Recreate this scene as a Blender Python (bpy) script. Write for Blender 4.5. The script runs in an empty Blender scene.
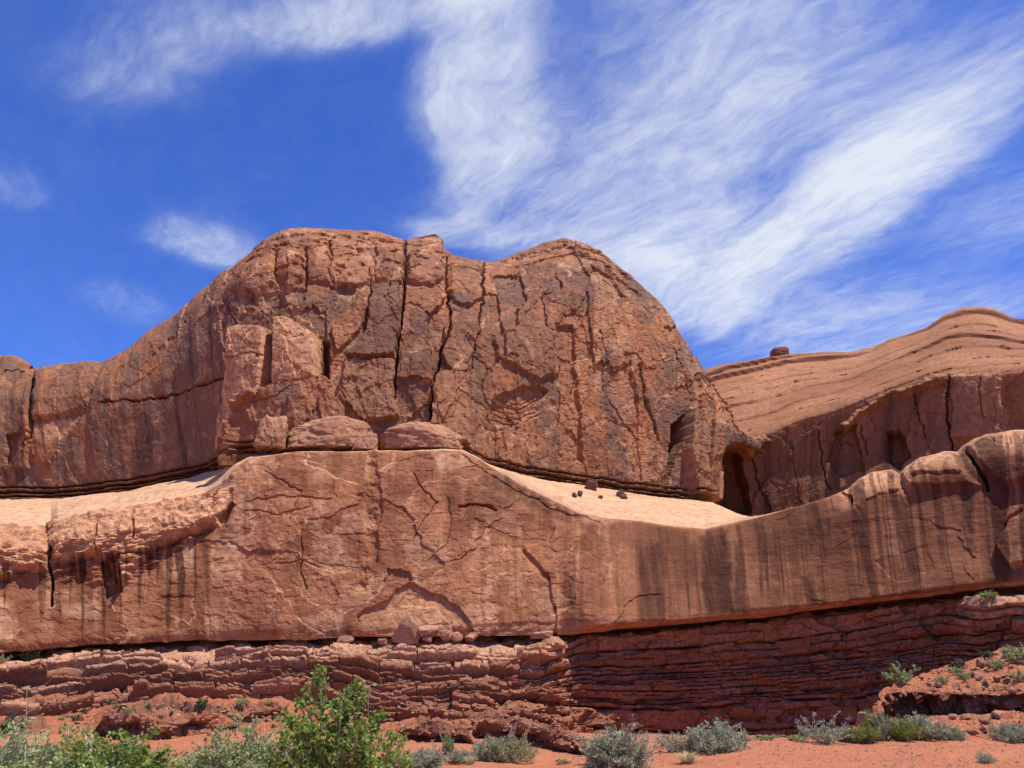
import bpy, math, random
import numpy as np
from mathutils import Vector

random.seed(7)
rng = np.random.default_rng(11)
scene = bpy.context.scene
COL = scene.collection

# ------------------------------------------------------------------ camera
F_PX, PITCH, EYE = 769.0, math.radians(20.0), 1.6
cam_d = bpy.data.cameras.new("camera")
cam_d.sensor_fit = 'HORIZONTAL'
cam_d.sensor_width = 36.0
cam_d.lens = 36.0 * F_PX / 1024.0
cam_d.clip_start = 0.1
cam_d.clip_end = 6000.0
cam = bpy.data.objects.new("camera", cam_d)
COL.objects.link(cam)
cam.location = (0, 0, EYE)
cam.rotation_euler = (math.radians(90) + PITCH, 0, 0)
scene.camera = cam

# ------------------------------------------------------------------ light
SUN_EL, SUN_AZ = math.radians(68.0), math.radians(123.0)      # azimuth clockwise from +Y
S_DIR = Vector((math.cos(SUN_EL) * math.sin(SUN_AZ), math.cos(SUN_EL) * math.cos(SUN_AZ), math.sin(SUN_EL)))
sun_d = bpy.data.lights.new("sun", 'SUN')
sun_d.energy = 5.0
sun_d.angle = math.radians(0.5)
sun_d.color = (1.0, 0.945, 0.84)
sun = bpy.data.objects.new("sun", sun_d)
COL.objects.link(sun)
sun.rotation_euler = S_DIR.to_track_quat('Z', 'Y').to_euler()

scene.view_settings.view_transform = 'Standard'
scene.view_settings.look = 'None'
scene.view_settings.gamma = 1.0
scene.view_settings.use_curve_mapping = False
scene.view_settings.exposure = 0.38
scene.cycles.max_bounces = 6
scene.cycles.diffuse_bounces = 3
scene.cycles.use_denoising = True


# ------------------------------------------------------------------ pixel rays -> points in the place
def ray(px, py):
    px = np.asarray(px, float); py = np.asarray(py, float)
    a = px - 512.0; b = 384.0 - py
    c, s = math.cos(PITCH), math.sin(PITCH)
    return a, F_PX * c - b * s, F_PX * s + b * c


def pt(px, py, Y):
    dx, dy, dz = ray(px, py)
    t = np.asarray(Y, float) / dy
    return np.stack(np.broadcast_arrays(dx * t, np.asarray(Y, float), EYE + dz * t), -1)


# ------------------------------------------------------------------ sky with cirrus
def build_world():
    w = bpy.data.worlds.new("World")
    scene.world = w
    w.use_nodes = True
    nt = w.node_tree; N = nt.nodes; L = nt.links
    N.clear()
    out = N.new('ShaderNodeOutputWorld'); bg = N.new('ShaderNodeBackground')
    sky = N.new('ShaderNodeTexSky')
    sky.sky_type = 'NISHITA'; sky.sun_disc = False
    sky.sun_elevation = SUN_EL; sky.sun_rotation = SUN_AZ
    sky.altitude = 1400; sky.air_density = 1.0; sky.dust_density = 0.3; sky.ozone_density = 3.0
    hs = N.new('ShaderNodeHueSaturation')
    hs.inputs['Saturation'].default_value = 1.25
    hs.inputs['Value'].default_value = 1.0
    hs.inputs['Hue'].default_value = 0.507
    L.new(sky.outputs['Color'], hs.inputs['Color'])
    tint = N.new('ShaderNodeMix'); tint.data_type = 'RGBA'; tint.blend_type = 'MULTIPLY'; tint.inputs['Factor'].default_value = 1
    L.new(hs.outputs['Color'], tint.inputs['A']); tint.inputs['B'].default_value = SKY_TINT
    tc = N.new('ShaderNodeTexCoord')
    sep = N.new('ShaderNodeSeparateXYZ'); L.new(tc.outputs['Generated'], sep.inputs[0])

    def math_(op, a, b=None, clamp=False):
        m = N.new('ShaderNodeMath'); m.operation = op; m.use_clamp = clamp
        for i, v in enumerate((a, b)):
            if v is None: continue
            if isinstance(v, (int, float)): m.inputs[i].default_value = v
            else: L.new(v, m.inputs[i])
        return m.outputs[0]
    zc = math_('MAXIMUM', sep.outputs['Z'], 0.04)
    X = math_('DIVIDE', sep.outputs['X'], zc); Y = math_('DIVIDE', sep.outputs['Y'], zc)
    cmb = N.new('ShaderNodeCombineXYZ'); L.new(X, cmb.inputs[0]); L.new(Y, cmb.inputs[1])
    P = cmb.outputs[0]
    # warp the cloud layer
    nw = N.new('ShaderNodeTexNoise'); nw.inputs['Scale'].default_value = 1.6; nw.inputs['Detail'].default_value = 5
    L.new(P, nw.inputs['Vector'])
    vs = N.new('ShaderNodeVectorMath'); vs.operation = 'SUBTRACT'; L.new(nw.outputs['Color'], vs.inputs[0]); vs.inputs[1].default_value = (.5, .5, .5)
    vm = N.new('ShaderNodeVectorMath'); vm.operation = 'SCALE'; L.new(vs.outputs[0], vm.inputs[0]); vm.inputs['Scale'].default_value = 0.42
    va = N.new('ShaderNodeVectorMath'); va.operation = 'ADD'; L.new(P, va.inputs[0]); L.new(vm.outputs[0], va.inputs[1])
    PW = va.outputs[0]

    def plane(px, py):
        a, b, c = ray(px, py)
        return np.array([float(a / c), float(b / c)])

    def blob(p0, p1, wpx, amp, soft=0.15):
        A, B = plane(*p0), plane(*p1)
        d = B - A; ln = np.hypot(*d)
        q = np.array([p1[0] - p0[0], p1[1] - p0[1]], float); q /= np.hypot(*q)
        mid = ((p0[0] + p1[0]) / 2, (p0[1] + p1[1]) / 2)
        M = plane(*mid); M2 = plane(mid[0] - q[1] * wpx, mid[1] + q[0] * wpx)
        nrm = np.array([-d[1], d[0]]) / ln
        hw = abs(np.dot(M2 - M, nrm))
        mp = N.new('ShaderNodeMapping'); mp.vector_type = 'TEXTURE'
        c = (A + B) / 2
        mp.inputs['Location'].default_value = (c[0], c[1], 0)
        mp.inputs['Rotation'].default_value = (0, 0, math.atan2(d[1], d[0]))
        mp.inputs['Scale'].default_value = (ln / 2, hw, 1)
        L.new(PW, mp.inputs['Vector'])
        le = N.new('ShaderNodeVectorMath'); le.operation = 'LENGTH'; L.new(mp.outputs[0], le.inputs[0])
        mr = N.new('ShaderNodeMapRange'); mr.interpolation_type = 'SMOOTHERSTEP'
        mr.inputs['From Min'].default_value = 1.25; mr.inputs['From Max'].default_value = soft
        mr.inputs['To Min'].default_value = 0; mr.inputs['To Max'].default_value = amp
        L.new(le.outputs['Value'], mr.inputs['Value'])
        return mr.outputs[0]

    tot = None
    for b in CLOUDS:
        o = blob(*b)
        tot = o if tot is None else math_('ADD', tot, o)

    def streaks(scale, stretch, ang, det, seed):
        mp = N.new('ShaderNodeMapping')
        mp.inputs['Rotation'].default_value = (0, 0, ang)
        L.new(PW, mp.inputs['Vector'])
        mp2 = N.new('ShaderNodeMapping'); mp2.inputs['Scale'].default_value = (scale, scale * stretch, 1)
        mp2.inputs['Location'].default_value = (seed, seed * .7, seed)
        L.new(mp.outputs[0], mp2.inputs['Vector'])
        n = N.new('ShaderNodeTexNoise'); n.inputs['Scale'].default_value = 1; n.inputs['Detail'].default_value = det
        n.inputs['Roughness'].default_value = 0.66
        L.new(mp2.outputs[0], n.inputs['Vector'])
        return n.outputs['Fac']
    A, B = plane(700, 335), plane(980, 110)
    ang = -math.atan2(B[1] - A[1], B[0] - A[0])
    A2, B2 = plane(470, 235), plane(640, 140)
    ang2 = -math.atan2(B2[1] - A2[1], B2[0] - A2[0])
    s1 = streaks(1.9, 2.4, (ang + ang2) / 2, 15, 3.1)
    s2 = streaks(11.0, 2.0, ang2 * .7 + ang * .3, 12, 9.4)
    s = math_('ADD', math_('MULTIPLY', s1, 0.58), math_('MULTIPLY', s2, 0.42))
    mr = N.new('ShaderNodeMapRange'); mr.inputs['From Min'].default_value = 0.30; mr.inputs['From Max'].default_value = 0.72
    L.new(s, mr.inputs['Value'])
    er = math_('ADD', math_('MULTIPLY', tot, 1.0), math_('MULTIPLY', math_('SUBTRACT', mr.outputs[0], 0.60), 1.05))
    md = N.new('ShaderNodeMapRange'); md.interpolation_type = 'SMOOTHSTEP'
    md.inputs['From Min'].default_value = -0.30; md.inputs['From Max'].default_value = 1.32
    L.new(er, md.inputs['Value'])
    dens = math_('MULTIPLY', md.outputs[0], math_('MINIMUM', math_('MULTIPLY', tot, 2.2), 1.0))
    dens = math_('ADD', math_('MULTIPLY', dens, 0.84), math_('MULTIPLY', math_('MINIMUM', tot, 1.0), 0.17))
    thin = math_('MULTIPLY', mr.outputs[0], 0.05)
    dens = math_('MINIMUM', math_('ADD', dens, thin), 0.93)
    mix = N.new('ShaderNodeMix'); mix.data_type = 'RGBA'
    L.new(dens, mix.inputs['Factor'])
    L.new(tint.outputs['Result'], mix.inputs['A'])
    mix.inputs['B'].default_value = CLOUD_COL
    L.new(mix.outputs['Result'], bg.inputs['Color'])
    bg.inputs['Strength'].default_value = SKY_STRENGTH
    L.new(bg.outputs[0], out.inputs['Surface'])


SKY_STRENGTH = 0.14
SKY_TINT = (0.74, 0.79, 1.17, 1)
CLOUD_COL = (4.5, 4.75, 5.2, 1)
# (pixel end, pixel end, half width in pixels, density, inner softness)
CLOUDS = [
    ((680, 350), (1020, 70), 60, 0.74),
    ((840, 235), (1110, -70), 95, 0.45),
    ((440, 240), (800, 110), 85, 0.34),
    ((385, 222), (520, 235), 34, 0.45),
    ((450, 210), (540, -90), 85, 0.66),
    ((560, 90), (1000, -90), 130, 0.36),
    ((540, 250), (980, 20), 120, 0.30),
    ((195, 42), (560, -16), 50, 0.70),
    ((470, 225), (720, 340), 70, 0.50),
    ((610, 300), (800, 200), 60, 0.36),
    ((160, 215), (275, 275), 36, 0.40),
    ((105, 285), (180, 335), 30, 0.26),
    ((-30, 150), (26, 215), 30, 0.20),
    ((10, -20), (230, 100), 100, 0.36),
    ((690, 372), (1080, 285), 55, 0.50),
    ((940, 270), (1120, 130), 60, 0.36),
]
build_world()


# ------------------------------------------------------------------ numpy noise
def _h(ix, iy, seed):
    ix = ix.astype(np.int64); iy = iy.astype(np.int64)
    n = (ix * 374761393 + iy * 668265263 + seed * 974634777) & 0xFFFFFFFF
    n = ((n ^ (n >> 13)) * 1274126177) & 0xFFFFFFFF
    n = (n ^ (n >> 16)) & 0xFFFFFFFF
    n = (n * 2246822519) & 0xFFFFFFFF
    n = n ^ (n >> 15)
    return n.astype(np.float64) / 4294967295.0


def gnoise(x, y, seed=0):
    x0 = np.floor(x); y0 = np.floor(y); fx = x - x0; fy = y - y0
    u = fx * fx * fx * (fx * (fx * 6 - 15) + 10); v = fy * fy * fy * (fy * (fy * 6 - 15) + 10)

    def g(i, j):
        a = _h(x0 + i, y0 + j, seed) * (2 * math.pi)
        return np.cos(a) * (fx - i) + np.sin(a) * (fy - j)
    return 1.5 * ((g(0, 0) * (1 - u) + g(1, 0) * u) * (1 - v) + (g(0, 1) * (1 - u) + g(1, 1) * u) * v)


def fbm(x, y, octv=5, seed=0, gain=0.5, lac=2.03):
    a, f, t = 1.0, 1.0, 0
    for o in range(octv):
        t = t + a * gnoise(x * f + o * 17.3, y * f - o * 9.1, seed + o * 13)
        a *= gain; f *= lac
    return t


def worley(x, y, seed=0, jit=0.95):
    x0 = np.floor(x); y0 = np.floor(y)
    f1 = np.full(x.shape, 9.0); f2 = np.full(x.shape, 9.0)
    dx1 = np.zeros(x.shape); dy1 = np.zeros(x.shape); idx = np.zeros(x.shape); idy = np.zeros(x.shape)
    for i in (-1, 0, 1):
        for j in (-1, 0, 1):
            cx = x0 + i; cy = y0 + j
            qx = cx + .5 + jit * (_h(cx, cy, seed) - .5); qy = cy + .5 + jit * (_h(cx, cy, seed + 71) - .5)
            dx = x - qx; dy = y - qy; d = .3 * np.sqrt(dx * dx + dy * dy) + .7 * np.maximum(np.abs(dx + .25 * dy), np.abs(dy - .25 * dx))
            c = d < f1
            f2 = np.where(c, f1, np.minimum(f2, d))
            f1 = np.where(c, d, f1)
            dx1 = np.where(c, dx, dx1); dy1 = np.where(c, dy, dy1)
            idx = np.where(c, cx, idx); idy = np.where(c, cy, idy)
    return f1, f2, dx1, dy1, idx, idy


def plates(s, z, w, h, seed, tilt=0.6, warp=0.35):
    """angular broken plates: offset (-.5 .. .5 and tilted), a random number per plate, distance to its edge"""
    warp = warp * .55
    wx = s + warp * w * fbm(s / w * .8, z / h * .8, 2, seed + 5) + .05 * w * fbm(s / w * 6, z / h * 6, 2, seed + 7)
    wz = z + warp * h * fbm(s / w * .8 + 31, z / h * .8, 2, seed + 6) + .05 * h * fbm(s / w * 6 + 9, z / h * 6, 2, seed + 8)
    f1, f2, dx, dy, ix, iy = worley(wx / w, wz / h, seed)
    r = _h(ix, iy, seed + 200); tx = _h(ix, iy, seed + 201) - .5; ty = _h(ix, iy, seed + 202) - .5
    return (r - .5) + tilt * (tx * dx + ty * dy) * 2, _h(ix, iy, seed + 203), f2 - f1


def sstep(a, b, x):
    t = np.clip((x - a) / (b - a), 0, 1)
    return t * t * (3 - 2 * t)


def poly_sd(X, Y, poly):
    """signed distance, positive inside"""
    n = len(poly); d = np.full(X.shape, 1e9); ins = np.zeros(X.shape, bool)
    for i in range(n):
        x0, y0 = poly[i]; x1, y1 = poly[(i + 1) % n]
        ex, ey = x1 - x0, y1 - y0
        t = np.clip(((X - x0) * ex + (Y - y0) * ey) / (ex * ex + ey * ey + 1e-9), 0, 1)
        d = np.minimum(d, (X - x0 - t * ex) ** 2 + (Y - y0 - t * ey) ** 2)
        if y0 != y1:
            ins ^= ((y0 > Y) != (y1 > Y)) & (X < (x1 - x0) * (Y - y0) / (y1 - y0) + x0)
    d = np.sqrt(d)
    return np.where(ins, d, -d)


def line_d(X, Y, ln):
    d = np.full(X.shape, 1e9)
    for (x0, y0), (x1, y1) in zip(ln[:-1], ln[1:]):
        ex, ey = x1 - x0, y1 - y0
        t = np.clip(((X - x0) * ex + (Y - y0) * ey) / (ex * ex + ey * ey + 1e-9), 0, 1)
        d = np.minimum(d, (X - x0 - t * ex) ** 2 + (Y - y0 - t * ey) ** 2)
    return np.sqrt(d)


class Face:
    """the drawing board of one rock face: relief in metres plus stain layers, over the face's undeformed sheet"""
    def __init__(self, P):
        self.P = P
        d = P - np.array([0, 0, EYE])
        c, s = math.cos(PITCH), math.sin(PITCH)
        fw = np.maximum(d[..., 1] * c + d[..., 2] * s, 1.0); up = -d[..., 1] * s + d[..., 2] * c
        self.X = 512 + F_PX * d[..., 0] / fw; self.Y = 384 - F_PX * up / fw
        self.S = np.cumsum(np.concatenate([np.zeros((P.shape[0], 1)), np.linalg.norm(np.diff(P[..., :2], axis=1), axis=-1)], 1), 1)
        self.S = np.broadcast_to(self.S[P.shape[0] // 3], self.S.shape).copy()
        self.Z = P[..., 2]
        self.V = np.cumsum(np.concatenate([np.zeros((1, P.shape[1])), np.linalg.norm(np.diff(P, axis=0), axis=-1)], 0), 0)
        self.V = np.broadcast_to(self.V.mean(1, keepdims=True), self.S.shape).copy()
        self.h = np.zeros(P.shape[:2])
        self.a = np.zeros(P.shape[:2] + (4,))     # varnish, pale, dark streak, soil
        self.jx = self.X + 2.2 * fbm(self.S * .9, self.Z * .9, 4, 901); self.jy = self.Y + 2.2 * fbm(self.S * .9 + 50, self.Z * .9, 4, 902)

    def _box(self, pts, m):
        xs = [p[0] for p in pts]; ys = [p[1] for p in pts]
        return (self.X > min(xs) - m) & (self.X < max(xs) + m) & (self.Y > min(ys) - m) & (self.Y < max(ys) + m)

    def slab(self, poly, h, bev=2.0, dome=0.0, pale=None, varn=None, fx=None, raw=False):
        k = self._box(poly, 12)
        if not k.any(): return
        q = .25 if raw else 1.0
        d = poly_sd(self.X[k] + q * (self.jx - self.X)[k], self.Y[k] + q * (self.jy - self.Y)[k], poly)
        m = sstep(0, bev, d)
        if dome: m = m * (1 - dome) + dome * np.sqrt(np.clip(d / (d.max() + 1e-6), 0, 1))
        if fx: m = m * sstep(fx[1], fx[0], self.X[k])
        self.h[k] += h * m
        e = sstep(-1, 1.5, d)
        if varn is not None: self.a[k, 0] = self.a[k, 0] * (1 - e) + varn * e
        if pale is not None: self.a[k, 1] = self.a[k, 1] * (1 - e) + pale * e

    def crack(self, ln, w, depth, wob=1.0):
        k = self._box(ln, w * 3 + 6)
        if not k.any(): return
        X = self.X + (self.jx - self.X) * wob; Y = self.Y + (self.jy - self.Y) * wob
        d = line_d(X[k], Y[k], ln)
        self.h[k] -= depth * (1 - sstep(0, w, d))

    def stain(self, poly, ch, val, soft=5.0):
        k = self._box(poly, soft + 8)
        if not k.any(): return
        d = poly_sd(self.jx[k], self.jy[k], poly)
        e = sstep(-soft, soft, d)
        self.a[k, ch] = np.maximum(self.a[k, ch], val * e) if val > 0 else self.a[k, ch] * (1 - e)

    def displaced(self, fade=None):
        P = self.P
        du = np.gradient(P, axis=1); dv = np.gradient(P, axis=0)
        n = np.cross(du, dv); n /= np.linalg.norm(n, axis=-1, keepdims=True) + 1e-9
        if n[..., 1].mean() - n[..., 2].mean() > 0: n = -n          # relief stands out towards the open air
        h = self.h if fade is None else self.h * fade
        return P + n * h[..., None]


def interp(curve, U):
    c = np.array(curve, float)
    return np.interp(U, c[:, 0], c[:, 1]), np.interp(U, c[:, 0], c[:, 2])


def gsm(A, sig, axis=0):
    r = int(3 * sig + 1); k = np.exp(-.5 * (np.arange(-r, r + 1) / sig) ** 2); k /= k.sum()
    pad = [(0, 0)] * A.ndim; pad[axis] = (r, r)
    Ap = np.pad(A, pad, mode='edge')
    return sum(k[i] * np.take(Ap, np.arange(i, i + A.shape[axis]), axis=axis) for i in range(2 * r + 1))


def link(name, me, parent=None):
    o = bpy.data.objects.new(name, me)
    COL.objects.link(o)
    if parent: o.parent = parent
    return o


def grid_obj(name, P, mat, attr=None, parent=None, smooth=False):
    nv, nu = P.shape[:2]
    me = bpy.data.meshes.new(name)
    me.vertices.add(nv * nu); me.vertices.foreach_set("co", P.reshape(-1).astype(np.float32))
    i = np.arange(nv * nu).reshape(nv, nu)
    q = np.stack([i[:-1, :-1], i[:-1, 1:], i[1:, 1:], i[1:, :-1]], -1).reshape(-1, 4)
    me.loops.add(q.size); me.loops.foreach_set("vertex_index", q.reshape(-1).astype(np.int32))
    me.polygons.add(len(q)); me.polygons.foreach_set("loop_start", np.arange(0, q.size, 4, dtype=np.int32))
    me.polygons.foreach_set("use_smooth", np.full(len(q), smooth))
    me.update(calc_edges=True); me.validate()
    if attr is not None:
        at = me.attributes.new("rock", 'FLOAT_COLOR', 'POINT')
        at.data.foreach_set("color", np.clip(attr, 0, 1).reshape(-1).astype(np.float32))
    me.materials.append(mat)
    return link(name, me, parent)


def quads_obj(name, V, mat, parent=None, n=4):
    """V: (k, n, 3) loose polygons"""
    me = bpy.data.meshes.new(name)
    k = len(V)
    me.vertices.add(k * n); me.vertices.foreach_set("co", V.reshape(-1).astype(np.float32))
    me.loops.add(k * n); me.loops.foreach_set("vertex_index", np.arange(k * n, dtype=np.int32))
    me.polygons.add(k); me.polygons.foreach_set("loop_start", np.arange(0, k * n, n, dtype=np.int32))
    me.update(calc_edges=True)
    me.materials.append(mat)
    return link(name, me, parent)


def tag(o, label=None, cat=None, group=None, kind=None):
    if label: o["label"] = label
    if cat: o["category"] = cat
    if group: o["group"] = group
    if kind: o["kind"] = kind
    return o


# ------------------------------------------------------------------ materials
def new_mat(name):
    m = bpy.data.materials.new(name); m.use_nodes = True
    nt = m.node_tree; nt.nodes.clear()
    out = nt.nodes.new('ShaderNodeOutputMaterial'); b = nt.nodes.new('ShaderNodeBsdfPrincipled')
    b.inputs['Roughness'].default_value = 0.9
    b.inputs['Specular IOR Level'].default_value = 0.15
    nt.links.new(b.outputs[0], out.inputs[0])
    return m, nt, b


def noise_node(nt, scale, detail=6, vec=None, stretch=None, rough=0.6):
    n = nt.nodes.new('ShaderNodeTexNoise')
    n.inputs['Scale'].default_value = scale; n.inputs['Detail'].default_value = detail; n.inputs['Roughness'].default_value = rough
    tc = nt.nodes.new('ShaderNodeTexCoord'); v = tc.outputs['Object']
    if stretch:
        mp = nt.nodes.new('ShaderNodeMapping'); mp.inputs['Scale'].default_value = stretch
        nt.links.new(v, mp.inputs['Vector']); v = mp.outputs[0]
    nt.links.new(v, n.inputs['Vector'])
    return n.outputs['Fac']


def mixc(nt, fac, a, b, mode='MIX'):
    m = nt.nodes.new('ShaderNodeMix'); m.data_type = 'RGBA'; m.blend_type = mode
    for sock, v in (('Factor', fac), ('A', a), ('B', b)):
        if isinstance(v, (int, float)): m.inputs[sock].default_value = v
        elif isinstance(v, tuple): m.inputs[sock].default_value = v + (1,) if len(v) == 3 else v
        else: nt.links.new(v, m.inputs[sock])
    return m.outputs['Result']


def ramp(nt, fac, a, b, lo=0.0, hi=1.0):
    m = nt.nodes.new('ShaderNodeMapRange')
    m.inputs['From Min'].default_value = a; m.inputs['From Max'].default_value = b
    m.inputs['To Min'].default_value = lo; m.inputs['To Max'].default_value = hi
    nt.links.new(fac, m.inputs['Value'])
    return m.outputs[0]


def mul(nt, a, b):
    m = nt.nodes.new('ShaderNodeMath'); m.operation = 'MULTIPLY'
    for i, v in enumerate((a, b)):
        if isinstance(v, (int, float)): m.inputs[i].default_value = v
        else: nt.links.new(v, m.inputs[i])
    return m.outputs[0]


def add(nt, a, b):
    m = nt.nodes.new('ShaderNodeMath'); m.operation = 'ADD'
    for i, v in enumerate((a, b)):
        if isinstance(v, (int, float)): m.inputs[i].default_value = v
        else: nt.links.new(v, m.inputs[i])
    return m.outputs[0]


def rock_mat(name, c0, c1, varn, pale, dark, soil=(0.285, 0.098, 0.046), bed=0.25, streak=0.35, bump=0.5, attr=True, fine=1.0):
    m, nt, b = new_mat(name)
    big = noise_node(nt, 0.22 * fine, 7)
    col = mixc(nt, ramp(nt, big, .35, .65), c0, c1)
    # bedding tint: thin level bands
    bd = noise_node(nt, 1.0 * fine, 5, stretch=(.05, .05, 2.2))
    col = mixc(nt, ramp(nt, bd, .45, .62, 0, bed), col, tuple(x * .74 for x in c0))
    # rain streaks: stretched down the face
    stn = noise_node(nt, 1.0 * fine, 3, stretch=(1.5, 1.5, .035))
    col = mixc(nt, ramp(nt, stn, .52, .68, 0, streak), col, varn)
    stl = noise_node(nt, 1.0 * fine, 3, stretch=(2.6, 2.6, .05))
    col = mixc(nt, ramp(nt, stl, .56, .76, 0, streak * .35), col, pale)
    mott = noise_node(nt, 2.3 * fine, 8)
    if attr:
        at = nt.nodes.new('ShaderNodeAttribute'); at.attribute_name = "rock"
        sp = nt.nodes.new('ShaderNodeSeparateColor'); nt.links.new(at.outputs['Color'], sp.inputs[0])
        edge = ramp(nt, mott, .3, .7, .55, 1.25)
        col = mixc(nt, mul(nt, sp.outputs[0], edge), col, varn)
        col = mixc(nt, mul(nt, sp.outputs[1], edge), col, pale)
        st2 = ramp(nt, noise_node(nt, 1.0, 2.5, stretch=(2.4, .5, .015)), .38, .58, .8, 1.2)
        col = mixc(nt, mul(nt, sp.outputs[2], st2), col, dark)
        col = mixc(nt, at.outputs['Alpha'], col, mixc(nt, ramp(nt, mott, .35, .65), soil, tuple(x * 1.25 for x in soil)))
    fin = noise_node(nt, 9.0 * fine, 6, rough=.7)
    val = mul(nt, ramp(nt, mott, .3, .7, .72, 1.28), ramp(nt, fin, .3, .7, .90, 1.10))
    cv = nt.nodes.new('ShaderNodeCombineColor')
    for q in range(3): nt.links.new(val, cv.inputs[q])
    col = mixc(nt, 1.0, col, cv.outputs[0], 'MULTIPLY')
    nt.links.new(col, b.inputs['Base Color'])
    bp = nt.nodes.new('ShaderNodeBump'); bp.inputs['Strength'].default_value = bump; bp.inputs['Distance'].default_value = 0.10
    hgt = add(nt, mul(nt, noise_node(nt, 3.0 * fine, 10, rough=.65), 1.0), mul(nt, noise_node(nt, 1.2 * fine, 6, stretch=(.5, .5, 3.5)), .5))
    nt.links.new(hgt, bp.inputs['Height']); nt.links.new(bp.outputs[0], b.inputs['Normal'])
    return m


M_BUTTE = rock_mat("butte_sandstone", (0.35, 0.140, 0.060), (0.245, 0.098, 0.045), (0.145, 0.083, 0.058), (0.50, 0.26, 0.135), (0.085, 0.04, 0.024), bed=.2, streak=.5, bump=.8)
M_WALL = rock_mat("wall_sandstone", (0.41, 0.175, 0.082), (0.32, 0.133, 0.064), (0.165, 0.058, 0.026), (0.55, 0.31, 0.17), (0.065, 0.023, 0.013), bed=.2, streak=.5, bump=.7)
M_DOME = rock_mat("dome_sandstone", (0.345, 0.150, 0.070), (0.275, 0.117, 0.056), (0.155, 0.066, 0.036), (0.45, 0.235, 0.125), (0.075, 0.035, 0.025), bed=.45, streak=.2, bump=.6)
M_LEDGE = rock_mat("red_layered_rock", (0.325, 0.135, 0.072), (0.24, 0.10, 0.056), (0.16, 0.075, 0.044), (0.50, 0.27, 0.16), (0.08, 0.032, 0.022), bed=.45, streak=.12, bump=.8, fine=2.0)
M_SHELF = rock_mat("pale_slickrock", (0.50, 0.285, 0.16), (0.465, 0.255, 0.14), (0.42, 0.22, 0.13), (0.53, 0.325, 0.19), (0.2, 0.1, 0.07), bed=.2, streak=.0, bump=.25)
M_STONE = rock_mat("loose_stone", (0.40, 0.19, 0.115), (0.33, 0.15, 0.09), (0.22, 0.11, 0.08), (0.5, 0.3, 0.2), (0.1, 0.05, 0.04), bed=.2, streak=.1, bump=.6, attr=False, fine=4)
M_DARKSTONE = rock_mat("dark_stone", (0.17, 0.09, 0.07), (0.13, 0.065, 0.05), (0.1, 0.06, 0.05), (0.25, 0.14, 0.1), (0.05, 0.03, 0.03), bed=.2, streak=.1, bump=.6, attr=False, fine=3)


def soil_mat():
    m, nt, b = new_mat("red_soil")
    n1 = noise_node(nt, .35, 8); n2 = noise_node(nt, 6.0, 8, rough=.7)
    col = mixc(nt, ramp(nt, n1, .35, .65), (0.415, 0.15, 0.072), (0.35, 0.115, 0.053))
    col = mixc(nt, ramp(nt, n2, .50, .72, 0, .8), col, (0.48, 0.215, 0.125))
    col = mixc(nt, ramp(nt, noise_node(nt, 14, 6, rough=.7), .50, .66, 0, .55), col, (0.27, 0.095, 0.05))
    col = mixc(nt, ramp(nt, noise_node(nt, 2.2, 6, rough=.65), .52, .68, 0, .45), col, (0.33, 0.11, 0.055))
    nt.links.new(col, b.inputs['Base Color'])
    bp = nt.nodes.new('ShaderNodeBump'); bp.inputs['Strength'].default_value = .7; bp.inputs['Distance'].default_value = .08
    nt.links.new(noise_node(nt, 5, 10, rough=.7), bp.inputs['Height']); nt.links.new(bp.outputs[0], b.inputs['Normal'])
    return m


M_SOIL = soil_mat()


def leaf_mat(name, c0, c1, trans=0.25, scale=9):
    m, nt, b = new_mat(name)
    g = nt.nodes.new('ShaderNodeNewGeometry')
    col = mixc(nt, g.outputs['Random Per Island'], c0, c1)
    nt.links.new(col, b.inputs['Base Color'])
    b.inputs['Roughness'].default_value = .6
    tr = nt.nodes.new('ShaderNodeBsdfTranslucent'); nt.links.new(col, tr.inputs[0])
    mx = nt.nodes.new('ShaderNodeMixShader'); mx.inputs[0].default_value = trans
    out = [n for n in nt.nodes if n.type == 'OUTPUT_MATERIAL'][0]
    nt.links.new(b.outputs[0], mx.inputs[1]); nt.links.new(tr.outputs[0], mx.inputs[2]); nt.links.new(mx.outputs[0], out.inputs[0])
    return m


M_SAGE = leaf_mat("sage_leaf", (0.25, 0.25, 0.15), (0.40, 0.39, 0.26))
M_SAGE_Y = leaf_mat("olive_sage_leaf", (0.26, 0.25, 0.09), (0.40, 0.37, 0.17))
M_GREEN = leaf_mat("green_leaf", (0.13, 0.20, 0.03), (0.30, 0.38, 0.09), .4)
M_GREY = leaf_mat("grey_green_leaf", (0.22, 0.26, 0.09), (0.38, 0.41, 0.19), .3)
M_EPHED = leaf_mat("bright_stem", (0.13, 0.165, 0.012), (0.23, 0.25, 0.035), .2)
M_DRY = leaf_mat("dry_grass_blade", (0.42, 0.34, 0.17), (0.55, 0.46, 0.27), .3)
M_DARKG = leaf_mat("dark_green_leaf", (0.07, 0.10, 0.05), (0.13, 0.16, 0.085))


def wood_mat():
    m, nt, b = new_mat("grey_twig")
    nt.links.new(mixc(nt, noise_node(nt, 14, 4), (0.30, 0.25, 0.20), (0.42, 0.37, 0.31)), b.inputs['Base Color'])
    return m


M_TWIG = wood_mat()

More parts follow.
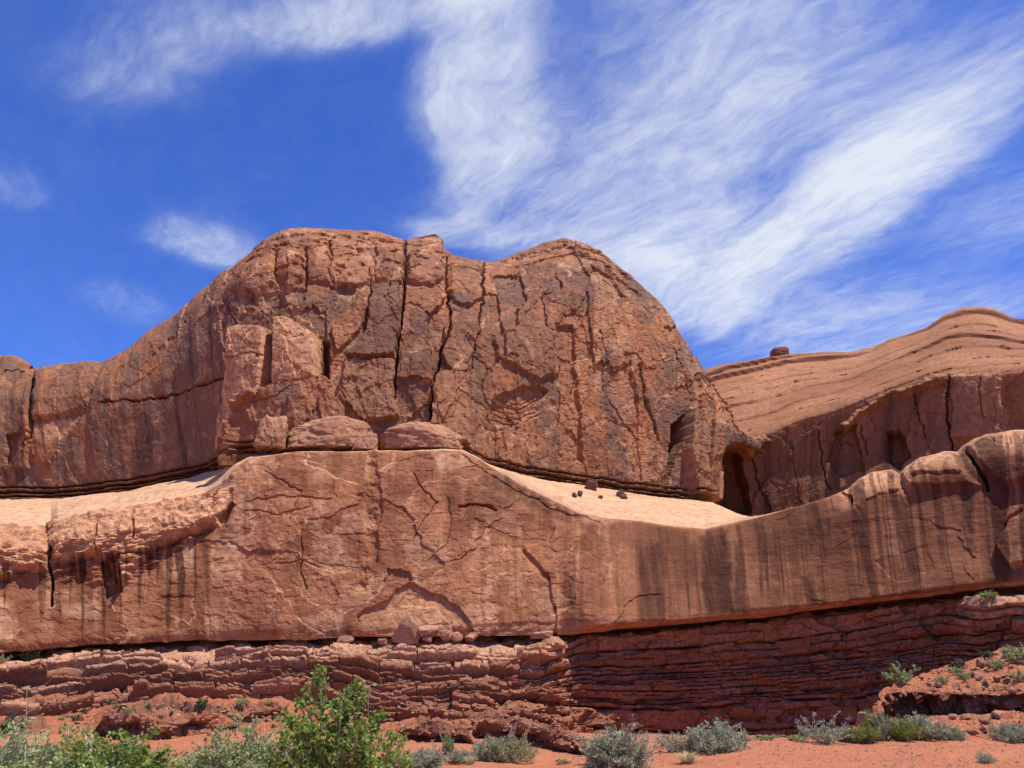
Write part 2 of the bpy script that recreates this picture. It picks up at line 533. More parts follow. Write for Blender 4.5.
#@@STRUCTURE
# ------------------------------------------------------------------ curves shared by neighbouring rock bodies: (px, py, distance)
U0, U1 = -170.0, 1194.0
WALL_BASE = [(-170, 656, 40), (0, 652, 44), (100, 645, 46.5), (200, 641, 48), (300, 638, 47), (400, 638, 46.5), (500, 636, 47), (560, 634, 47.7),
             (640, 631, 49), (700, 625, 50), (760, 620, 49), (800, 615, 47.6), (860, 608, 45.5), (920, 600, 43.6), (980, 592, 41.8), (1024, 588, 40), (1194, 574, 33)]
WALL_RIM = [(-170, 522, 41.0), (0, 527, 45.0), (40, 529, 46.0), (51, 534, 46.22), (58, 522, 46.36), (75, 516, 46.7), (110, 510, 47.4), (160, 502, 48.5), (205, 493, 49.5), (222, 484, 49.8), (235, 468, 49.9), (250, 457, 49.9), (300, 451, 49.8), (370, 451, 49.88), (462, 451, 49.98), (478, 457, 50.0), (495, 468, 50.11), (520, 484, 50.3), (550, 500, 50.35), (580, 514, 50.4), (610, 519, 50.4), (640, 521, 50.4), (680, 527, 50.8), (705, 529, 50.9), (735, 522, 50.5), (770, 514, 49.9), (800, 505, 48.6), (830, 496, 47.6), (848, 488, 47.1), (858, 478, 46.8), (872, 471, 46.3), (892, 469, 45.7), (899, 474, 45.5), (906, 466, 45.3), (920, 457, 44.8), (945, 451, 44.0), (958, 452, 43.6), (964, 444, 43.4), (975, 437, 43.1), (990, 432, 42.6), (1024, 430, 41.2), (1194, 418, 34.4)]
SHELF_BACK = [(-170, 494, 62), (0, 497, 66), (60, 497, 65), (130, 489, 63), (190, 476, 61), (225, 466, 59), (250, 456, 56), (300, 452, 54), (462, 452, 54),
              (485, 466, 56), (520, 474, 58), (560, 481, 60.5), (620, 490, 63), (680, 497, 65.5), (712, 501, 67), (735, 512, 68), (760, 522, 66), (820, 512, 63), (900, 482, 58), (1024, 445, 53), (1194, 432, 48)]
SKY_BUTTE = [(-170, 362, 78), (-60, 352, 77), (0, 354, 76), (14, 355, 76), (22, 361, 76), (24, 368, 75.5), (33, 371, 75), (38, 368, 75), (60, 363, 75), (90, 360, 74.5), (101, 362, 74.5),
             (112, 357, 74.5), (130, 346, 74), (148, 330, 74), (165, 320, 74), (185, 308, 73.5), (196, 294, 73), (212, 281, 73), (235, 265, 72.5), (262, 245, 72), (275, 234, 71.5), (290, 228, 71.5), (310, 227, 71),
             (345, 229, 71), (380, 231, 71), (396, 237, 71), (406, 240, 71), (420, 240, 71), (440, 239, 71), (443, 247, 71.5), (455, 257, 72), (470, 260, 72.5), (486, 263, 73), (500, 260, 73.5), (515, 254, 74),
             (530, 247, 74.5), (545, 241, 75), (563, 237, 75), (580, 241, 75), (600, 250, 75), (612, 260, 75), (628, 273, 75), (645, 288, 75), (660, 301, 75), (674, 323, 75), (688, 343, 75), (697, 362, 75),
             (704, 382, 75), (714, 397, 75), (724, 414, 75), (731, 430, 74), (740, 436, 73), (752, 439, 72.6), (775, 452, 76)]
BUTTE_BASE = [(-170, 497, 62.5), (0, 500, 66.3), (60, 500, 65.3), (130, 492, 63.3), (190, 480, 61), (225, 470, 58.5), (250, 461, 56), (300, 458, 54.5), (462, 458, 54.5),
              (485, 470, 56.5), (520, 478, 58.5), (560, 485, 61), (620, 494, 63.5), (680, 501, 66), (711, 506, 67.5), (713, 498, 67.5), (716, 468, 68), (722, 450, 69), (732, 443, 70), (740, 443, 70.5), (752, 446, 72), (775, 458, 75.5)]


def columns(a, b, step=0.8):
    return np.linspace(a, b, int((b - a) / step))


def loft(stations, U, counts):
    """stations: list of (nu,3) arrays; counts: rows between them"""
    rows = []
    for (A, B, n) in zip(stations[:-1], stations[1:], counts):
        t = np.arange(n) / n
        rows.append(A[None] * (1 - t[:, None, None]) + B[None] * t[:, None, None])
    rows.append(stations[-1][None])
    return np.concatenate(rows, 0)


# ------------------------------------------------------------------ the front wall and the slickrock shelf above it
def build_wall():
    U = columns(U0, U1)
    b_py, b_Y = interp(WALL_BASE, U); r_py, r_Y = interp(WALL_RIM, U); s_py, s_Y = interp(SHELF_BACK, U)
    b_Y = gsm(b_Y, 30); s_Y = gsm(s_Y, 20); r_Y = gsm(r_Y, 20)
    # the foot of the wall hangs out over the layered rock on the right
    over = 1.9 * sstep(558, 592, U) * (1 - .5 * sstep(930, 990, U))
    base = pt(U, b_py, b_Y)
    under = base.copy(); under[:, 1] += 4.0; under[:, 2] += .3
    plug = under.copy(); plug[:, 2] -= 3.0
    base[:, 1] -= over * .5
    t1 = .16
    caps = 2.6 * sstep(825, 880, U) + 2.2 * sstep(235, 205, U)
    rim = pt(U, r_py, r_Y); rim_c = pt(U, r_py, r_Y + caps); back = pt(U, s_py, s_Y)
    k1 = base * (1 - .05) + rim * .05; k1[:, 1] -= .25 + over * .45
    k2 = base * .55 + rim * .45; k2[:, 1] -= .35 + over * .15
    k3 = base * .2 + rim * .8; k3[:, 1] -= .45
    beyond = back.copy(); beyond[:, 1] += 5; beyond[:, 2] -= 2.0
    nf = [4, 6, 14, 90, 84, 48, 70, 8]
    P = loft([plug, under, base, k1, k2, k3, rim_c, back, beyond], U, nf)
    iw = sum(nf[1:6])                    # row of the rim, counted from the foot
    Ps = gsm(P, 3.0, 0)
    wt = np.zeros(P.shape[0]); wt[:] = 1; wt[:16] = 0; 
    P = P * (1 - wt[:, None, None]) + Ps * wt[:, None, None]
    f = Face(P)
    S, Z, X, Y = f.S, f.Z, f.X, f.Y
    row = (np.arange(P.shape[0]) - 4)[:, None] * np.ones((1, P.shape[1]))
    face = sstep(2, 6, row) * (1 - sstep(iw - 6, iw + 3, row))
    leftness = 1 - sstep(200, 240, X)
    # broken plates
    p1, r1, e1 = plates(S, Z, 6.0, 4.0, 11, .5, .2); p2, r2, e2 = plates(S, Z, 2.2, 1.5, 12, .6, .22); p3, r3, e3 = plates(S, Z, .8, .5, 13, .7, .25); p4, r4, e4 = plates(S, Z, .35, .25, 14, .7, .25)
    calm = 1 - .75 * sstep(575, 640, X)
    f.h += face * calm * (.09 * p1 + .05 * p2 + .032 * p3 + .022 * p4) + face * (1 - calm) * (.06 * p1)
    f.h += face * (.10 * fbm(S * .16, Z * .12, 3, 21) + .03 * fbm(S * 1.3, Z * 1.0, 5, 22) * (.35 + .65 * calm))
    # stain by plate, then painted light along plate edges
    f.a[..., 0] += face * (.45 * sstep(.55, .8, r1) + .35 * sstep(.6, .8, r2) + .25 * sstep(.7, .85, r3)) * calm
    f.a[..., 1] += face * (.35 * sstep(.75, .9, _h(np.floor(r2 * 977), np.floor(r1 * 0), 5))) * calm
    sa = fbm(S * .9, Z * .05 + .1 * fbm(S * .3, Z * .3, 2, 15), 4, 16)
    f.a[..., 0] += face * calm * .55 * sstep(.05, .5, sa) * sstep(-.5, .4, fbm(S * .2, Z * .25, 3, 17))
    f.a[..., 1] += face * calm * .50 * sstep(.1, .5, -sa) * sstep(-.3, .4, fbm(S * .25 + 5, Z * .3, 4, 18))
    lit_edge = sstep(.05, .0, e1) * sstep(-.1, .4, fbm(S * .4, Z * .4, 3, 19)) + .8 * sstep(.06, .0, e2) * sstep(.05, .4, fbm(S * .6, Z * .6, 3, 20))  # bright sunlit edge lines, put into the pale colour along plate edges
    f.a[..., 1] = np.maximum(f.a[..., 1], .8 * face * calm * np.clip(lit_edge, 0, 1))
    # right part: smooth, streaked, slightly hollow
    st = fbm(S * 1.1, Z * .05, 4, 31)
    right = sstep(600, 680, X)
    f.a[..., 0] += face * right * (.78 + .3 * sstep(-.4, .4, fbm(S * .35, Z * .06, 4, 35)))
    f.a[..., 2] += face * right * .35 * sstep(.0, .45, st) * sstep(0, .6, fbm(S * .15, Z * .07, 3, 33) + .4)
    f.h += face * right * .025 * fbm(S * .3, Z * 1.2, 4, 34)
    # --- features seen on the wall
    arch = [(359, 614), (365, 608), (390, 599), (396, 589), (412, 581), (421, 586), (443, 596), (456, 605), (471, 622), (484, 660), (346, 660)]
    f.slab(arch, -.22, .9, pale=.25, varn=0)
    f.slab([(386, 566), (410, 571), (412, 581), (396, 589), (390, 599), (380, 600)], -.2, .9, pale=.1)
    f.slab([(380, 622), (400, 604), (436, 606), (452, 622), (458, 660), (370, 660)], .08, 2, pale=.35)
    f.slab([(519, 549), (549, 540), (555, 529), (561, 523), (586, 527), (620, 531), (660, 560), (660, 660), (560, 660), (548, 580), (535, 560)], .20, 1.5, fx=(560, 640))
    f.slab([(480, 560), (508, 545), (522, 548), (549, 581), (560, 660), (480, 660)], .12, 6)
    f.slab([(53, 527), (125, 511), (203, 497), (232, 486), (219, 524), (175, 542), (150, 555), (122, 586), (100, 558), (50, 563)], .75, 5, dome=.4, pale=.55, varn=0)
    f.slab([(-20, 530), (46, 530), (50, 560), (46, 575), (20, 572), (-20, 590)], .7, 5, dome=.4, pale=.45, varn=0)
    f.slab([(100, 560), (120, 556), (124, 590), (104, 600)], -.5, 2, varn=.7)
    f.slab([(215, 520), (232, 500), (236, 505), (222, 528)], -.5, 1.5, varn=.6)
    rough = sstep(-2, 8, poly_sd(X, Y, [(-40, 522), (40, 524), (125, 508), (235, 484), (222, 528), (120, 590), (40, 580), (-40, 590)]))
    f.h += rough * (.22 * fbm(S * .7, f.V * 1.3, 5, 41) + .16 * fbm(S * .9, f.V * 3.0, 4, 43) + .12 * np.abs(fbm(S * 1.8, f.V * 2.0, 4, 42)))
    f.crack([(52, 526), (55, 536), (47, 561), (53, 580), (51, 606)], 2.0, .9, .5)
    f.crack([(98, 532), (97, 556)], 1.5, .3); f.crack([(134, 512), (133, 540)], 1.5, .3)
    f.crack([(120, 556), (150, 553), (178, 540), (200, 533)], 2.0, .35)
    # rough dark rib down the middle
    f.slab([(366, 462), (378, 460), (384, 500), (378, 560), (366, 590), (360, 588), (364, 540), (362, 500)], -.18, 4, varn=.5)
    k = sstep(0, 10, 10 - line_d(X, Y, [(374, 455), (374, 500), (369, 545), (363, 585)]))
    f.h += k * .22 * fbm(S * .8, Z * .9, 5, 51)
    for ln, w, d in [
        ([(459, 506), (478, 503), (496, 508)], 2.0, .45), ([(412, 472), (425, 492), (437, 503)], 1.4, .3),
        ([(437, 503), (425, 520), (412, 540)], 1.2, .2), ([(448, 500), (452, 520), (445, 545), (430, 560)], 1.3, .22),
        ([(302, 530), (300, 560), (305, 590)], 1.6, .3), ([(245, 500), (285, 497), (330, 500)], 1.2, .3), ([(265, 470), (300, 492), (290, 520)], 1.3, .25),
        ([(244, 510), (280, 514), (310, 506)], 1.2, .25), 
        ([(462, 455), (500, 480), (545, 506), (600, 522)], 1.2, .25), ([(275, 565), (300, 560), (320, 567)], 1.2, .25),
        ([(868, 500), (880, 494), (897, 490)], 2, .5), ([(903, 488), (925, 478), (960, 477)], 1.8, .4),
        ([(966, 452), (974, 463), (986, 480), (986, 490)], 2.6, .7), ([(844, 493), (852, 497), (850, 505)], 1.8, .4), ([(997, 540), (1010, 520), (1024, 512)], 2, .5),
        ([(993, 437), (996, 452)], 1.6, .3), ([(1010, 436), (1012, 450)], 1.6, .3)]:
        f.crack(ln, w if d > .35 else w * .8, d if d > .35 else d * .5)
    f.slab([(965, 446), (985, 436), (1040, 432), (1060, 470), (1010, 490), (988, 480)], .5, 6, dome=.5)
    f.slab([(903, 472), (925, 459), (958, 454), (966, 470), (985, 488), (930, 492), (905, 490)], .45, 6, dome=.5)
    f.slab([(996, 545), (1010, 505), (1060, 500), (1060, 560), (1010, 570)], .35, 3, varn=.4)
    f.slab([(873, 561), (929, 542), (936, 570), (898, 583)], -.04, 3, varn=1)
    f.stain([(905, 492), (960, 478), (985, 500), (980, 540), (930, 535), (900, 510)], 0, .5, 8)
    v = np.clip((iw - row) / (iw - 12.0), 0, 1.2)
    n1 = fbm(S * .85 + .12 * fbm(Z * .4, S * .2, 2, 81), Z * .012, 4, 82); ln1 = .25 + .85 * sstep(-.5, .6, fbm(S * .6, Z * .0, 2, 83))
    runs = sstep(.08, .38, n1) * sstep(ln1 + .08, ln1 - .25, v) * sstep(-.02, .06, v)
    n2 = fbm(S * 2.6 + .15 * fbm(Z * .5, S * .3, 2, 84), Z * .02, 3, 85); ln2 = .2 + .9 * sstep(-.5, .6, fbm(S * 1.3, Z * .0, 2, 86)); st2 = .25 * sstep(-.3, .3, fbm(S * .5, Z * 0, 2, 87)) * right
    runs = np.maximum(sstep(.12, .22, n1) * sstep(ln1 + .08, ln1 - .15, v) * sstep(-.02, .06, v), .85 * sstep(.10, .20, n2) * sstep(ln2 + .05, ln2 - .08, v) * sstep(st2 - .02, st2 + .03, v))
    f.a[..., 1] = np.maximum(f.a[..., 1], .15 * face * right * sstep(.2, .5, -n2) * sstep(.25, .5, v))
    f.a[..., 2] = np.maximum(f.a[..., 2], face * runs * (.75 * right + .30 * sstep(470, 520, X) * (1 - right) + .85 * sstep(230, 190, X) * sstep(.30, .42, v)))
    f.a[..., 0] *= 1 - right * sstep(.30, .12, v) * sstep(800, 850, X)
    f.a[..., 1] = np.maximum(f.a[..., 1], .55 * face * sstep(.24, .05, v) * sstep(820, 870, X))  # sunlit brightness of the right rim caps, put into the pale colour
    # rain stains under the rim, and the black water marks in the corner
    for poly, ch, v, so in [
        ([(700, 536), (727, 530), (734, 612), (708, 614), (702, 580)], 2, .95, 4), ([(735, 540), (742, 570), (748, 612), (734, 612)], 2, .8, 3),
        ([(637, 548), (662, 540), (664, 618), (640, 622)], 2, .75, 4), ([(668, 545), (700, 540), (700, 585), (672, 590)], 2, .5, 6),
        ([(592, 555), (600, 540), (602, 625), (590, 625)], 2, .4, 4), ([(500, 470), (585, 516), (575, 530), (520, 505), (470, 480)], 2, .6, 5),
        ([(440, 470), (500, 480), (560, 515), (490, 530), (445, 510)], 2, .35, 8), ([(740, 518), (840, 496), (860, 520), (850, 560), (760, 560)], 2, .4, 10),
        ([(565, 520), (640, 523), (690, 530), (690, 548), (600, 545)], 2, .45, 5), ([(800, 575), (812, 575), (818, 606), (808, 606)], 2, .7, 3),
        ([(152, 550), (212, 528), (205, 640), (150, 640)], 0, .75, 8), ([(52, 566), (118, 590), (120, 625), (52, 640)], 0, .85, 6), ([(-10, 575), (48, 575), (45, 620), (-10, 632)], 0, .6, 6),
        ([(100, 590), (215, 590), (215, 640), (90, 640)], 0, .45, 10), ([(180, 600), (360, 590), (350, 634), (180, 636)], 0, .3, 10),
        ([(560, 520), (540, 545), (505, 540), (500, 520)], 0, .55, 5), ([(485, 560), (545, 565), (545, 600), (490, 590)], 0, .3, 8),
        ([(60, 605), (102, 598), (100, 618), (66, 618)], 1, .45, 3)]:
        f.stain(poly, ch, v, so)
    # pale salt marks and the grey band at the foot
    foot = np.interp(X[0], [c[0] for c in WALL_BASE], [c[1] for c in WALL_BASE])[None]
    band = sstep(14, 9, foot - Y - 1.5 * fbm(S * .7, Z, 3, 61)) * sstep(440, 520, X) * face
    f.a[..., 0] = f.a[..., 0] * (1 - band); f.a[..., 2] *= (1 - .6 * band); f.a[..., 1] = np.maximum(f.a[..., 1], .28 * band)
    f.h -= .12 * band
    f.a[..., 1] = np.maximum(f.a[..., 1], .3 * sstep(24, 14, row) * sstep(540, 600, X))
    spots = sstep(.55, .9, fbm(S * 1.6, Z * .25, 4, 62)) * sstep(700, 740, X) * sstep(920, 860, X) * sstep(25, 40, foot - Y) * sstep(78, 60, foot - Y)
    f.a[..., 1] = np.maximum(f.a[..., 1], .4 * spots * face)
    # slickrock: smooth with faint rolls
    shelf = sstep(iw - 2, iw + 4, row)
    f.h += shelf * (.10 * fbm(S * .35, P[..., 1] * .35, 5, 71) + .10 * fbm(S * .1, P[..., 1] * 1.1, 4, 72))
    f.h += shelf * 1.0 * sstep(215, 160, X) * sstep(60, 90, X) * sstep(iw + 18, iw + 24, row) * sstep(iw + 52, iw + 30, row) * .35
    f.a[..., 1] += shelf * (.2 + .4 * sstep(-.2, .5, fbm(S * .12, f.V * .5, 4, 73)))
    f.a[..., 0] += shelf * .5 * sstep(.1, .6, fbm(S * .2, f.V * .6, 5, 74))
    f.h -= shelf * .12 * sstep(.03, .0, np.abs(fbm(S * .12, f.V * .5, 3, 75)))
    f.a = np.clip(f.a, 0, 1)
    Q = f.displaced()
    cut = iw + 5
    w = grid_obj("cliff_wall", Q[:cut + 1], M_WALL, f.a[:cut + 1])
    tag(w, "long low sandstone cliff with streaked face below the pale shelf", "cliff")
    s = grid_obj("slickrock_shelf", Q[cut:], M_SHELF, f.a[cut:], smooth=True)
    tag(s, "pale sloping slickrock shelf between the tall butte and the low cliff", kind="structure")


# ------------------------------------------------------------------ the tall butte
def build_butte():
    U = columns(-170, 775)
    b_py, b_Y = interp(BUTTE_BASE, U); t_py, t_Y = interp(SKY_BUTTE, U)
    t_Y = b_Y + (t_Y - b_Y) * (.75 - .30 * sstep(215, 120, U)) + 0 * U
    t_Y = gsm(t_Y, 15); b_Y = gsm(b_Y, 22)
    t_py = t_py + .7 * fbm(U * .05, U * 0, 4, 3)
    base = pt(U, b_py, b_Y); top = pt(U, gsm(t_py, 14), t_Y)
    rough_z = pt(U, t_py, t_Y)[:, 2] - top[:, 2]
    hang = sstep(710, 714, U)
    foot = base.copy(); foot[:, 2] -= 3 * (1 - hang) - .5 * hang; foot[:, 1] += .6 + 6 * hang
    lean = top[:, 1] - base[:, 1]
    st = [foot, base]
    for t in (.12, .3, .5, .66, .8, .9, .96):
        k = base * (1 - t) + top * t
        k[:, 1] = base[:, 1] + lean * (.14 * t + .86 * t ** 3.6)
        st.append(k)
    st.append(top)
    H = np.maximum(top[:, 2] - base[:, 2], 3)
    c1 = top.copy(); c1[:, 1] += 3.0; c1[:, 2] += .15
    c2 = top.copy(); c2[:, 1] += 9; c2[:, 2] -= .16 * H
    c3 = top.copy(); c3[:, 1] += 14; c3[:, 2] -= H
    # keep the pixel height of every station by re-reading its row on the true ray
    P = loft(st + [c1, c2, c3], U, [5, 40, 58, 62, 50, 44, 32, 20, 13, 8, 12, 14])
    P = np.concatenate([P[:4], gsm(P, 2.2, 0)[4:]], 0)
    f = Face(P)
    S, Z, X, Y = f.S, f.Z, f.X, f.Y
    row = np.arange(P.shape[0])[:, None] * np.ones((1, P.shape[1]))
    it = 5 + 40 + 58 + 62 + 50 + 44 + 32 + 20 + 13
    face = sstep(2, 10, row) * (1 - .92 * sstep(it - 14, it, row))
    left = 1 - sstep(195, 240, X)
    right = sstep(480, 520, X)
    # joint-bounded columns, then plates at falling sizes
    p0, r0, e0 = plates(S, Z, 3.3, 9.0, 101, .12, .12)
    p1, r1, e1 = plates(S, Z, 4.0, 5.5, 102, .4, .25); p2, r2, e2 = plates(S, Z, 1.7, 2.4, 103, .4, .3); p3, r3, e3 = plates(S, Z, .75, .95, 104, .5, .3); p4, r4, e4 = plates(S, Z, .36, .42, 105, .6, .3)
    mid = (1 - left)
    upper = sstep(300, 265, Y) * sstep(180, 240, X) * sstep(470, 430, X)       # weathered rounded crown
    k = face * (1 - .6 * left) * (1 - .6 * upper)
    f.h += k * (.55 * p0 + .20 * p1 + .12 * p2 + .08 * p3 + .045 * p4)
    f.h += face * (.16 * fbm(S * .09, Z * .07, 3, 111) + .03 * fbm(S * .9, Z * .8, 5, 112))
    f.h += face * left * (.16 * fbm(S * .3, Z * .08, 3, 113))
    f.h += face * upper * (.15 * fbm(S * .45, Z * .55, 4, 114) - .25 * sstep(.35, .7, fbm(S * .9, Z * 1.2, 4, 115)))
    # small scalloped flakes on the right half
    fl = np.abs(fbm(S * .55 + 7, Z * .8, 4, 116)); f.h += face * right * .05 * (sstep(.02, .06, fl) - 1)
    # --- stains, and painted light along plate edges
    rr = .5 * r0 + .3 * r1 + .2 * r2
    v = .9 * sstep(.50, .60, rr) * (.45 + .55 * sstep(-.3, .3, fbm(S * .12, Z * .12, 3, 120)))
    v = np.maximum(v, .55 * sstep(.62, .8, r3)) * (1 - .7 * sstep(.8, .9, r4))
    f.a[..., 0] = face * v * (1 - .45 * upper)
    f.a[..., 1] = face * .45 * sstep(.55, .85, r3 * .5 + (1 - r1) * .5) * (1 - .7 * left)
    st1 = sstep(.05, .4, fbm(S * 1.2, Z * .03, 3, 141)) * sstep(-.4, .3, fbm(S * .2, Z * .12, 3, 142))
    f.a[..., 2] = face * (.25 + .45 * left) * st1 * (1 - upper)
    f.a[..., 0] = np.where(left > 0, np.maximum(f.a[..., 0], left * face * .95 * sstep(-.35, .25, fbm(S * .5, Z * .09, 5, 121))), f.a[..., 0])
    broad = sstep(-.06, .10, fbm(S * .22, Z * .12, 6, 122, .55))
    f.a[..., 0] = np.maximum(f.a[..., 0], face * (1 - .6 * upper) * (.62 + .25 * right) * broad * (1 - left))
    lightr = sstep(.05, .45, fbm(S * .30 + 9, Z * .25, 6, 123, .6))
    f.a[..., 0] *= 1 - .6 * lightr
    f.stain([(196, 300), (250, 296), (335, 300), (340, 345), (322, 345), (290, 320), (245, 325), (232, 335), (228, 470), (190, 480), (150, 420), (180, 340)], 0, .75, 8)
    lit_edge = sstep(.07, .0, e1) * sstep(-.1, .4, fbm(S * .4, Z * .4, 3, 124)) + .7 * sstep(.08, .0, e2) * sstep(.0, .4, fbm(S * .6, Z * .6, 3, 125))  # sunlit plate edges painted pale, in patches
    f.a[..., 1] = np.maximum(f.a[..., 1], .85 * face * np.clip(lit_edge, 0, 1) * (1 - .6 * left)); f.a[..., 0] *= 1 - .8 * np.clip(lit_edge, 0, 1)
    # --- traced bodies
    for poly in ([(278, 249), (304, 246), (306, 284), (292, 290), (276, 276)], [(306, 245), (330, 243), (331, 286), (308, 286)], [(331, 241), (373, 243), (376, 282), (352, 290), (330, 284)],
                 [(376, 246), (404, 248), (403, 286), (384, 289), (374, 276)], [(408, 256), (446, 258), (446, 284), (430, 290), (408, 284)], [(236, 270), (276, 250), (276, 285), (250, 296), (228, 292)],
                 [(450, 262), (481, 264), (482, 300), (462, 308), (450, 300)]):
        f.slab(poly, .55, 2, dome=.6)
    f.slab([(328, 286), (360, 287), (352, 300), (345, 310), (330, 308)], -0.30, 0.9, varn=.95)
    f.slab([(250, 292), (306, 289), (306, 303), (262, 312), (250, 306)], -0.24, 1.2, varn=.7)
    f.slab([(236, 331), (247, 327), (275, 331), (275, 362), (273, 376), (272, 402), (262, 418), (258, 470), (226, 472), (233, 375)], 1.70, 4.5, dome=.25, pale=.9, varn=0, raw=True)  # left pillar: its stronger sunlight is put into the pale colour
    f.slab([(272, 393), (300, 389), (330, 384), (346, 400), (343, 470), (252, 470), (258, 416)], 1.90, 1.5, pale=.2)
    f.slab([(300, 402), (335, 392), (342, 402), (340, 470), (296, 470)], 0.30, 1.2, pale=.2)
    f.crack([(275.5, 322), (275.5, 362), (273.5, 394)], 2.2, 1.5, .2)
    f.slab([(277, 323), (291, 322), (308, 331), (320, 341), (322, 386), (278, 394)], 1.60, 4.0, dome=.25, pale=.9, varn=0, raw=True)  # right pillar: lit front painted in with the pale colour too
    f.slab([(322, 341), (331, 342), (329, 381), (322, 384)], -1.30, 0.8, varn=.5)
    f.slab([(372, 287), (400, 289), (400, 328), (395, 359), (347, 358), (362, 341), (370, 319)], 0.57, 0.8, varn=.75, pale=0)
    f.slab([(345, 361), (395, 361), (397, 387), (400, 420), (364, 423), (342, 400)], 0.36, 0.8, varn=.5, pale=.25)
    f.slab([(387, 389), (400, 419), (365, 426)], 0.33, 0.8)
    f.slab([(333, 331), (366, 287), (371, 294), (362, 331), (337, 356)], 0.36, 0.8, varn=.2)
    f.slab([(400, 347), (434, 350), (441, 362), (433, 381), (397, 380)], 0.30, 0.8, varn=.6)
    f.slab([(444, 325), (475, 322), (478, 334), (466, 372), (450, 373), (442, 356)], 0.42, 0.8, varn=.55)
    f.slab([(433, 387), (439, 369), (467, 375), (469, 445), (428, 440), (430, 419)], 0.54, 0.8, pale=.3, varn=.2)
    f.slab([(405, 239), (443, 237), (442, 246), (430, 248), (406, 246)], 0.15, 0.8, varn=.5)
    f.slab([(447, 293), (467, 294), (468, 305), (462, 312), (447, 309)], 0.09, 0.8, varn=.95)
    f.slab([(515, 311), (540, 318), (556, 345), (561, 374), (534, 382), (496, 357), (493, 339), (515, 329)], 0.57, 1.2, dome=.4, varn=.5)
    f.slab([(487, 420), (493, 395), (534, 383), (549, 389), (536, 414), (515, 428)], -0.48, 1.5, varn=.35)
    for k_ in range(5):
        f.crack([(494, 394 + 6 * k_), (508, 402 + 5 * k_), (524, 403 + 5 * k_), (540, 394 + 5 * k_)], 1.0, .12, .6)
    f.slab([(556, 320), (577, 323), (578, 370), (584, 462), (561, 462), (560, 376)], -0.42, 1.0, pale=.2, varn=0)
    f.slab([(493, 278), (520, 274), (527, 300), (520, 312), (500, 305)], -0.30, 0.9, varn=.9)
    f.slab([(686, 408), (706, 418), (716, 440), (713, 502), (690, 496), (684, 450)], 1.20, 2.6, pale=.3, raw=True)
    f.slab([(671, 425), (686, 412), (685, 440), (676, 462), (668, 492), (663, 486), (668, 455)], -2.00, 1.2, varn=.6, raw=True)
    f.slab([(548, 262), (575, 262), (592, 272), (590, 277), (570, 270), (550, 268)], 0.00, 0.8, varn=.95)
    f.slab([(626, 279), (640, 288), (652, 302), (640, 302), (628, 293)], 0.00, 0.8, varn=.95)
    f.slab([(590, 264), (612, 276), (628, 300), (606, 292), (592, 280)], -0.36, 1.2, varn=.5)
    f.slab([(495, 255), (530, 249), (565, 240), (600, 252), (600, 256), (565, 246), (530, 256)], 0.09, 0.9, varn=.3)
    f.slab([(182, 345), (200, 340), (197, 372), (184, 378)], 0.00, 0.9, varn=.9)
    f.slab([(-60, 380), (8, 377), (32, 381), (32, 440), (28, 470), (-60, 470)], 0.54, 3.0, dome=.3)
    f.slab([(36, 372), (66, 366), (100, 364), (88, 405), (70, 416), (36, 420)], 0.48, 3.0, dome=.2, pale=.1)
    f.slab([(8, 436), (24, 432), (14, 462), (5, 470)], -0.60, 1.2, varn=.5)
    f.stain([(34, 430), (60, 418), (76, 420), (60, 440), (36, 440)], 1, .9, 3)
    for ln, w, d in [
        ([(405, 240), (406, 272), (403, 303), (400, 331), (397, 362), (395, 400)], 2.4, 1.5), ([(447, 256), (448, 291), (451, 316), (450, 331), (442, 347), (440, 362), (433, 387), (430, 419)], 2.0, 1.1),
        ([(305, 247), (308, 272), (306, 294)], 1.8, .8), ([(280, 247), (277, 273)], 1.8, .6), ([(483, 259), (483, 303), (477, 334), (472, 369)], 1.7, .9), ([(370, 272), (370, 294), (364, 337), (347, 356)], 1.5, .7),
        ([(100, 402), (140, 400), (165, 397), (190, 389), (215, 381), (234, 374)], 2.2, 1.0), ([(185, 315), (180, 340), (172, 388)], 1.5, .4), ([(227, 305), (230, 315), (240, 325)], 1.8, .6),
        ([(232, 376), (232, 445), (226, 466)], 1.8, .5), ([(235, 364), (274, 361)], 1.5, .7), ([(543, 295), (546, 323), (556, 351), (560, 382), (559, 430)], 1.5, .7), ([(640, 364), (643, 395), (652, 420), (659, 439)], 2.2, .9),
        ([(556, 273), (562, 289)], 1.8, .7), ([(600, 330), (606, 350), (604, 390)], 1.4, .5), ([(610, 400), (622, 420), (640, 438)], 2.0, .7), ([(34, 368), (31, 400), (33, 432), (22, 452)], 2.4, .9),
        ([(102, 362), (92, 390), (78, 420)], 1.6, .4), ([(345, 361), (395, 360)], 1.4, .6), ([(255, 418), (272, 402)], 1.5, .5), ([(0, 372), (24, 368)], 1.6, .6),
        ([(270, 395), (300, 392), (330, 384)], 1.6, .5), ([(255, 410), (290, 405), (300, 398)], 1.6, .4), ([(690, 350), (700, 385), (712, 405)], 1.6, .5), ([(672, 340), (684, 372), (692, 392)], 2.0, .6)]:
        f.crack(ln, w * (.75 if d > .85 else .5), d * (.85 if d > .85 else .5))
    for ln in ([(500, 262), (530, 252), (565, 245), (600, 256), (630, 280)], [(515, 268), (545, 257), (570, 252), (600, 264), (640, 296)], [(275, 240), (310, 234), (350, 236), (400, 244)], [(230, 275), (250, 262), (290, 244)]):
        f.crack(ln, 1.6, .35)
    pit = sstep(.5, .7, fbm(S * 1.4, Z * 2.2, 3, 117)) * sstep(262, 250, Y) * sstep(240, 250, Y + 8) * sstep(280, 300, X) * sstep(410, 390, X)
    f.h -= face * .5 * pit
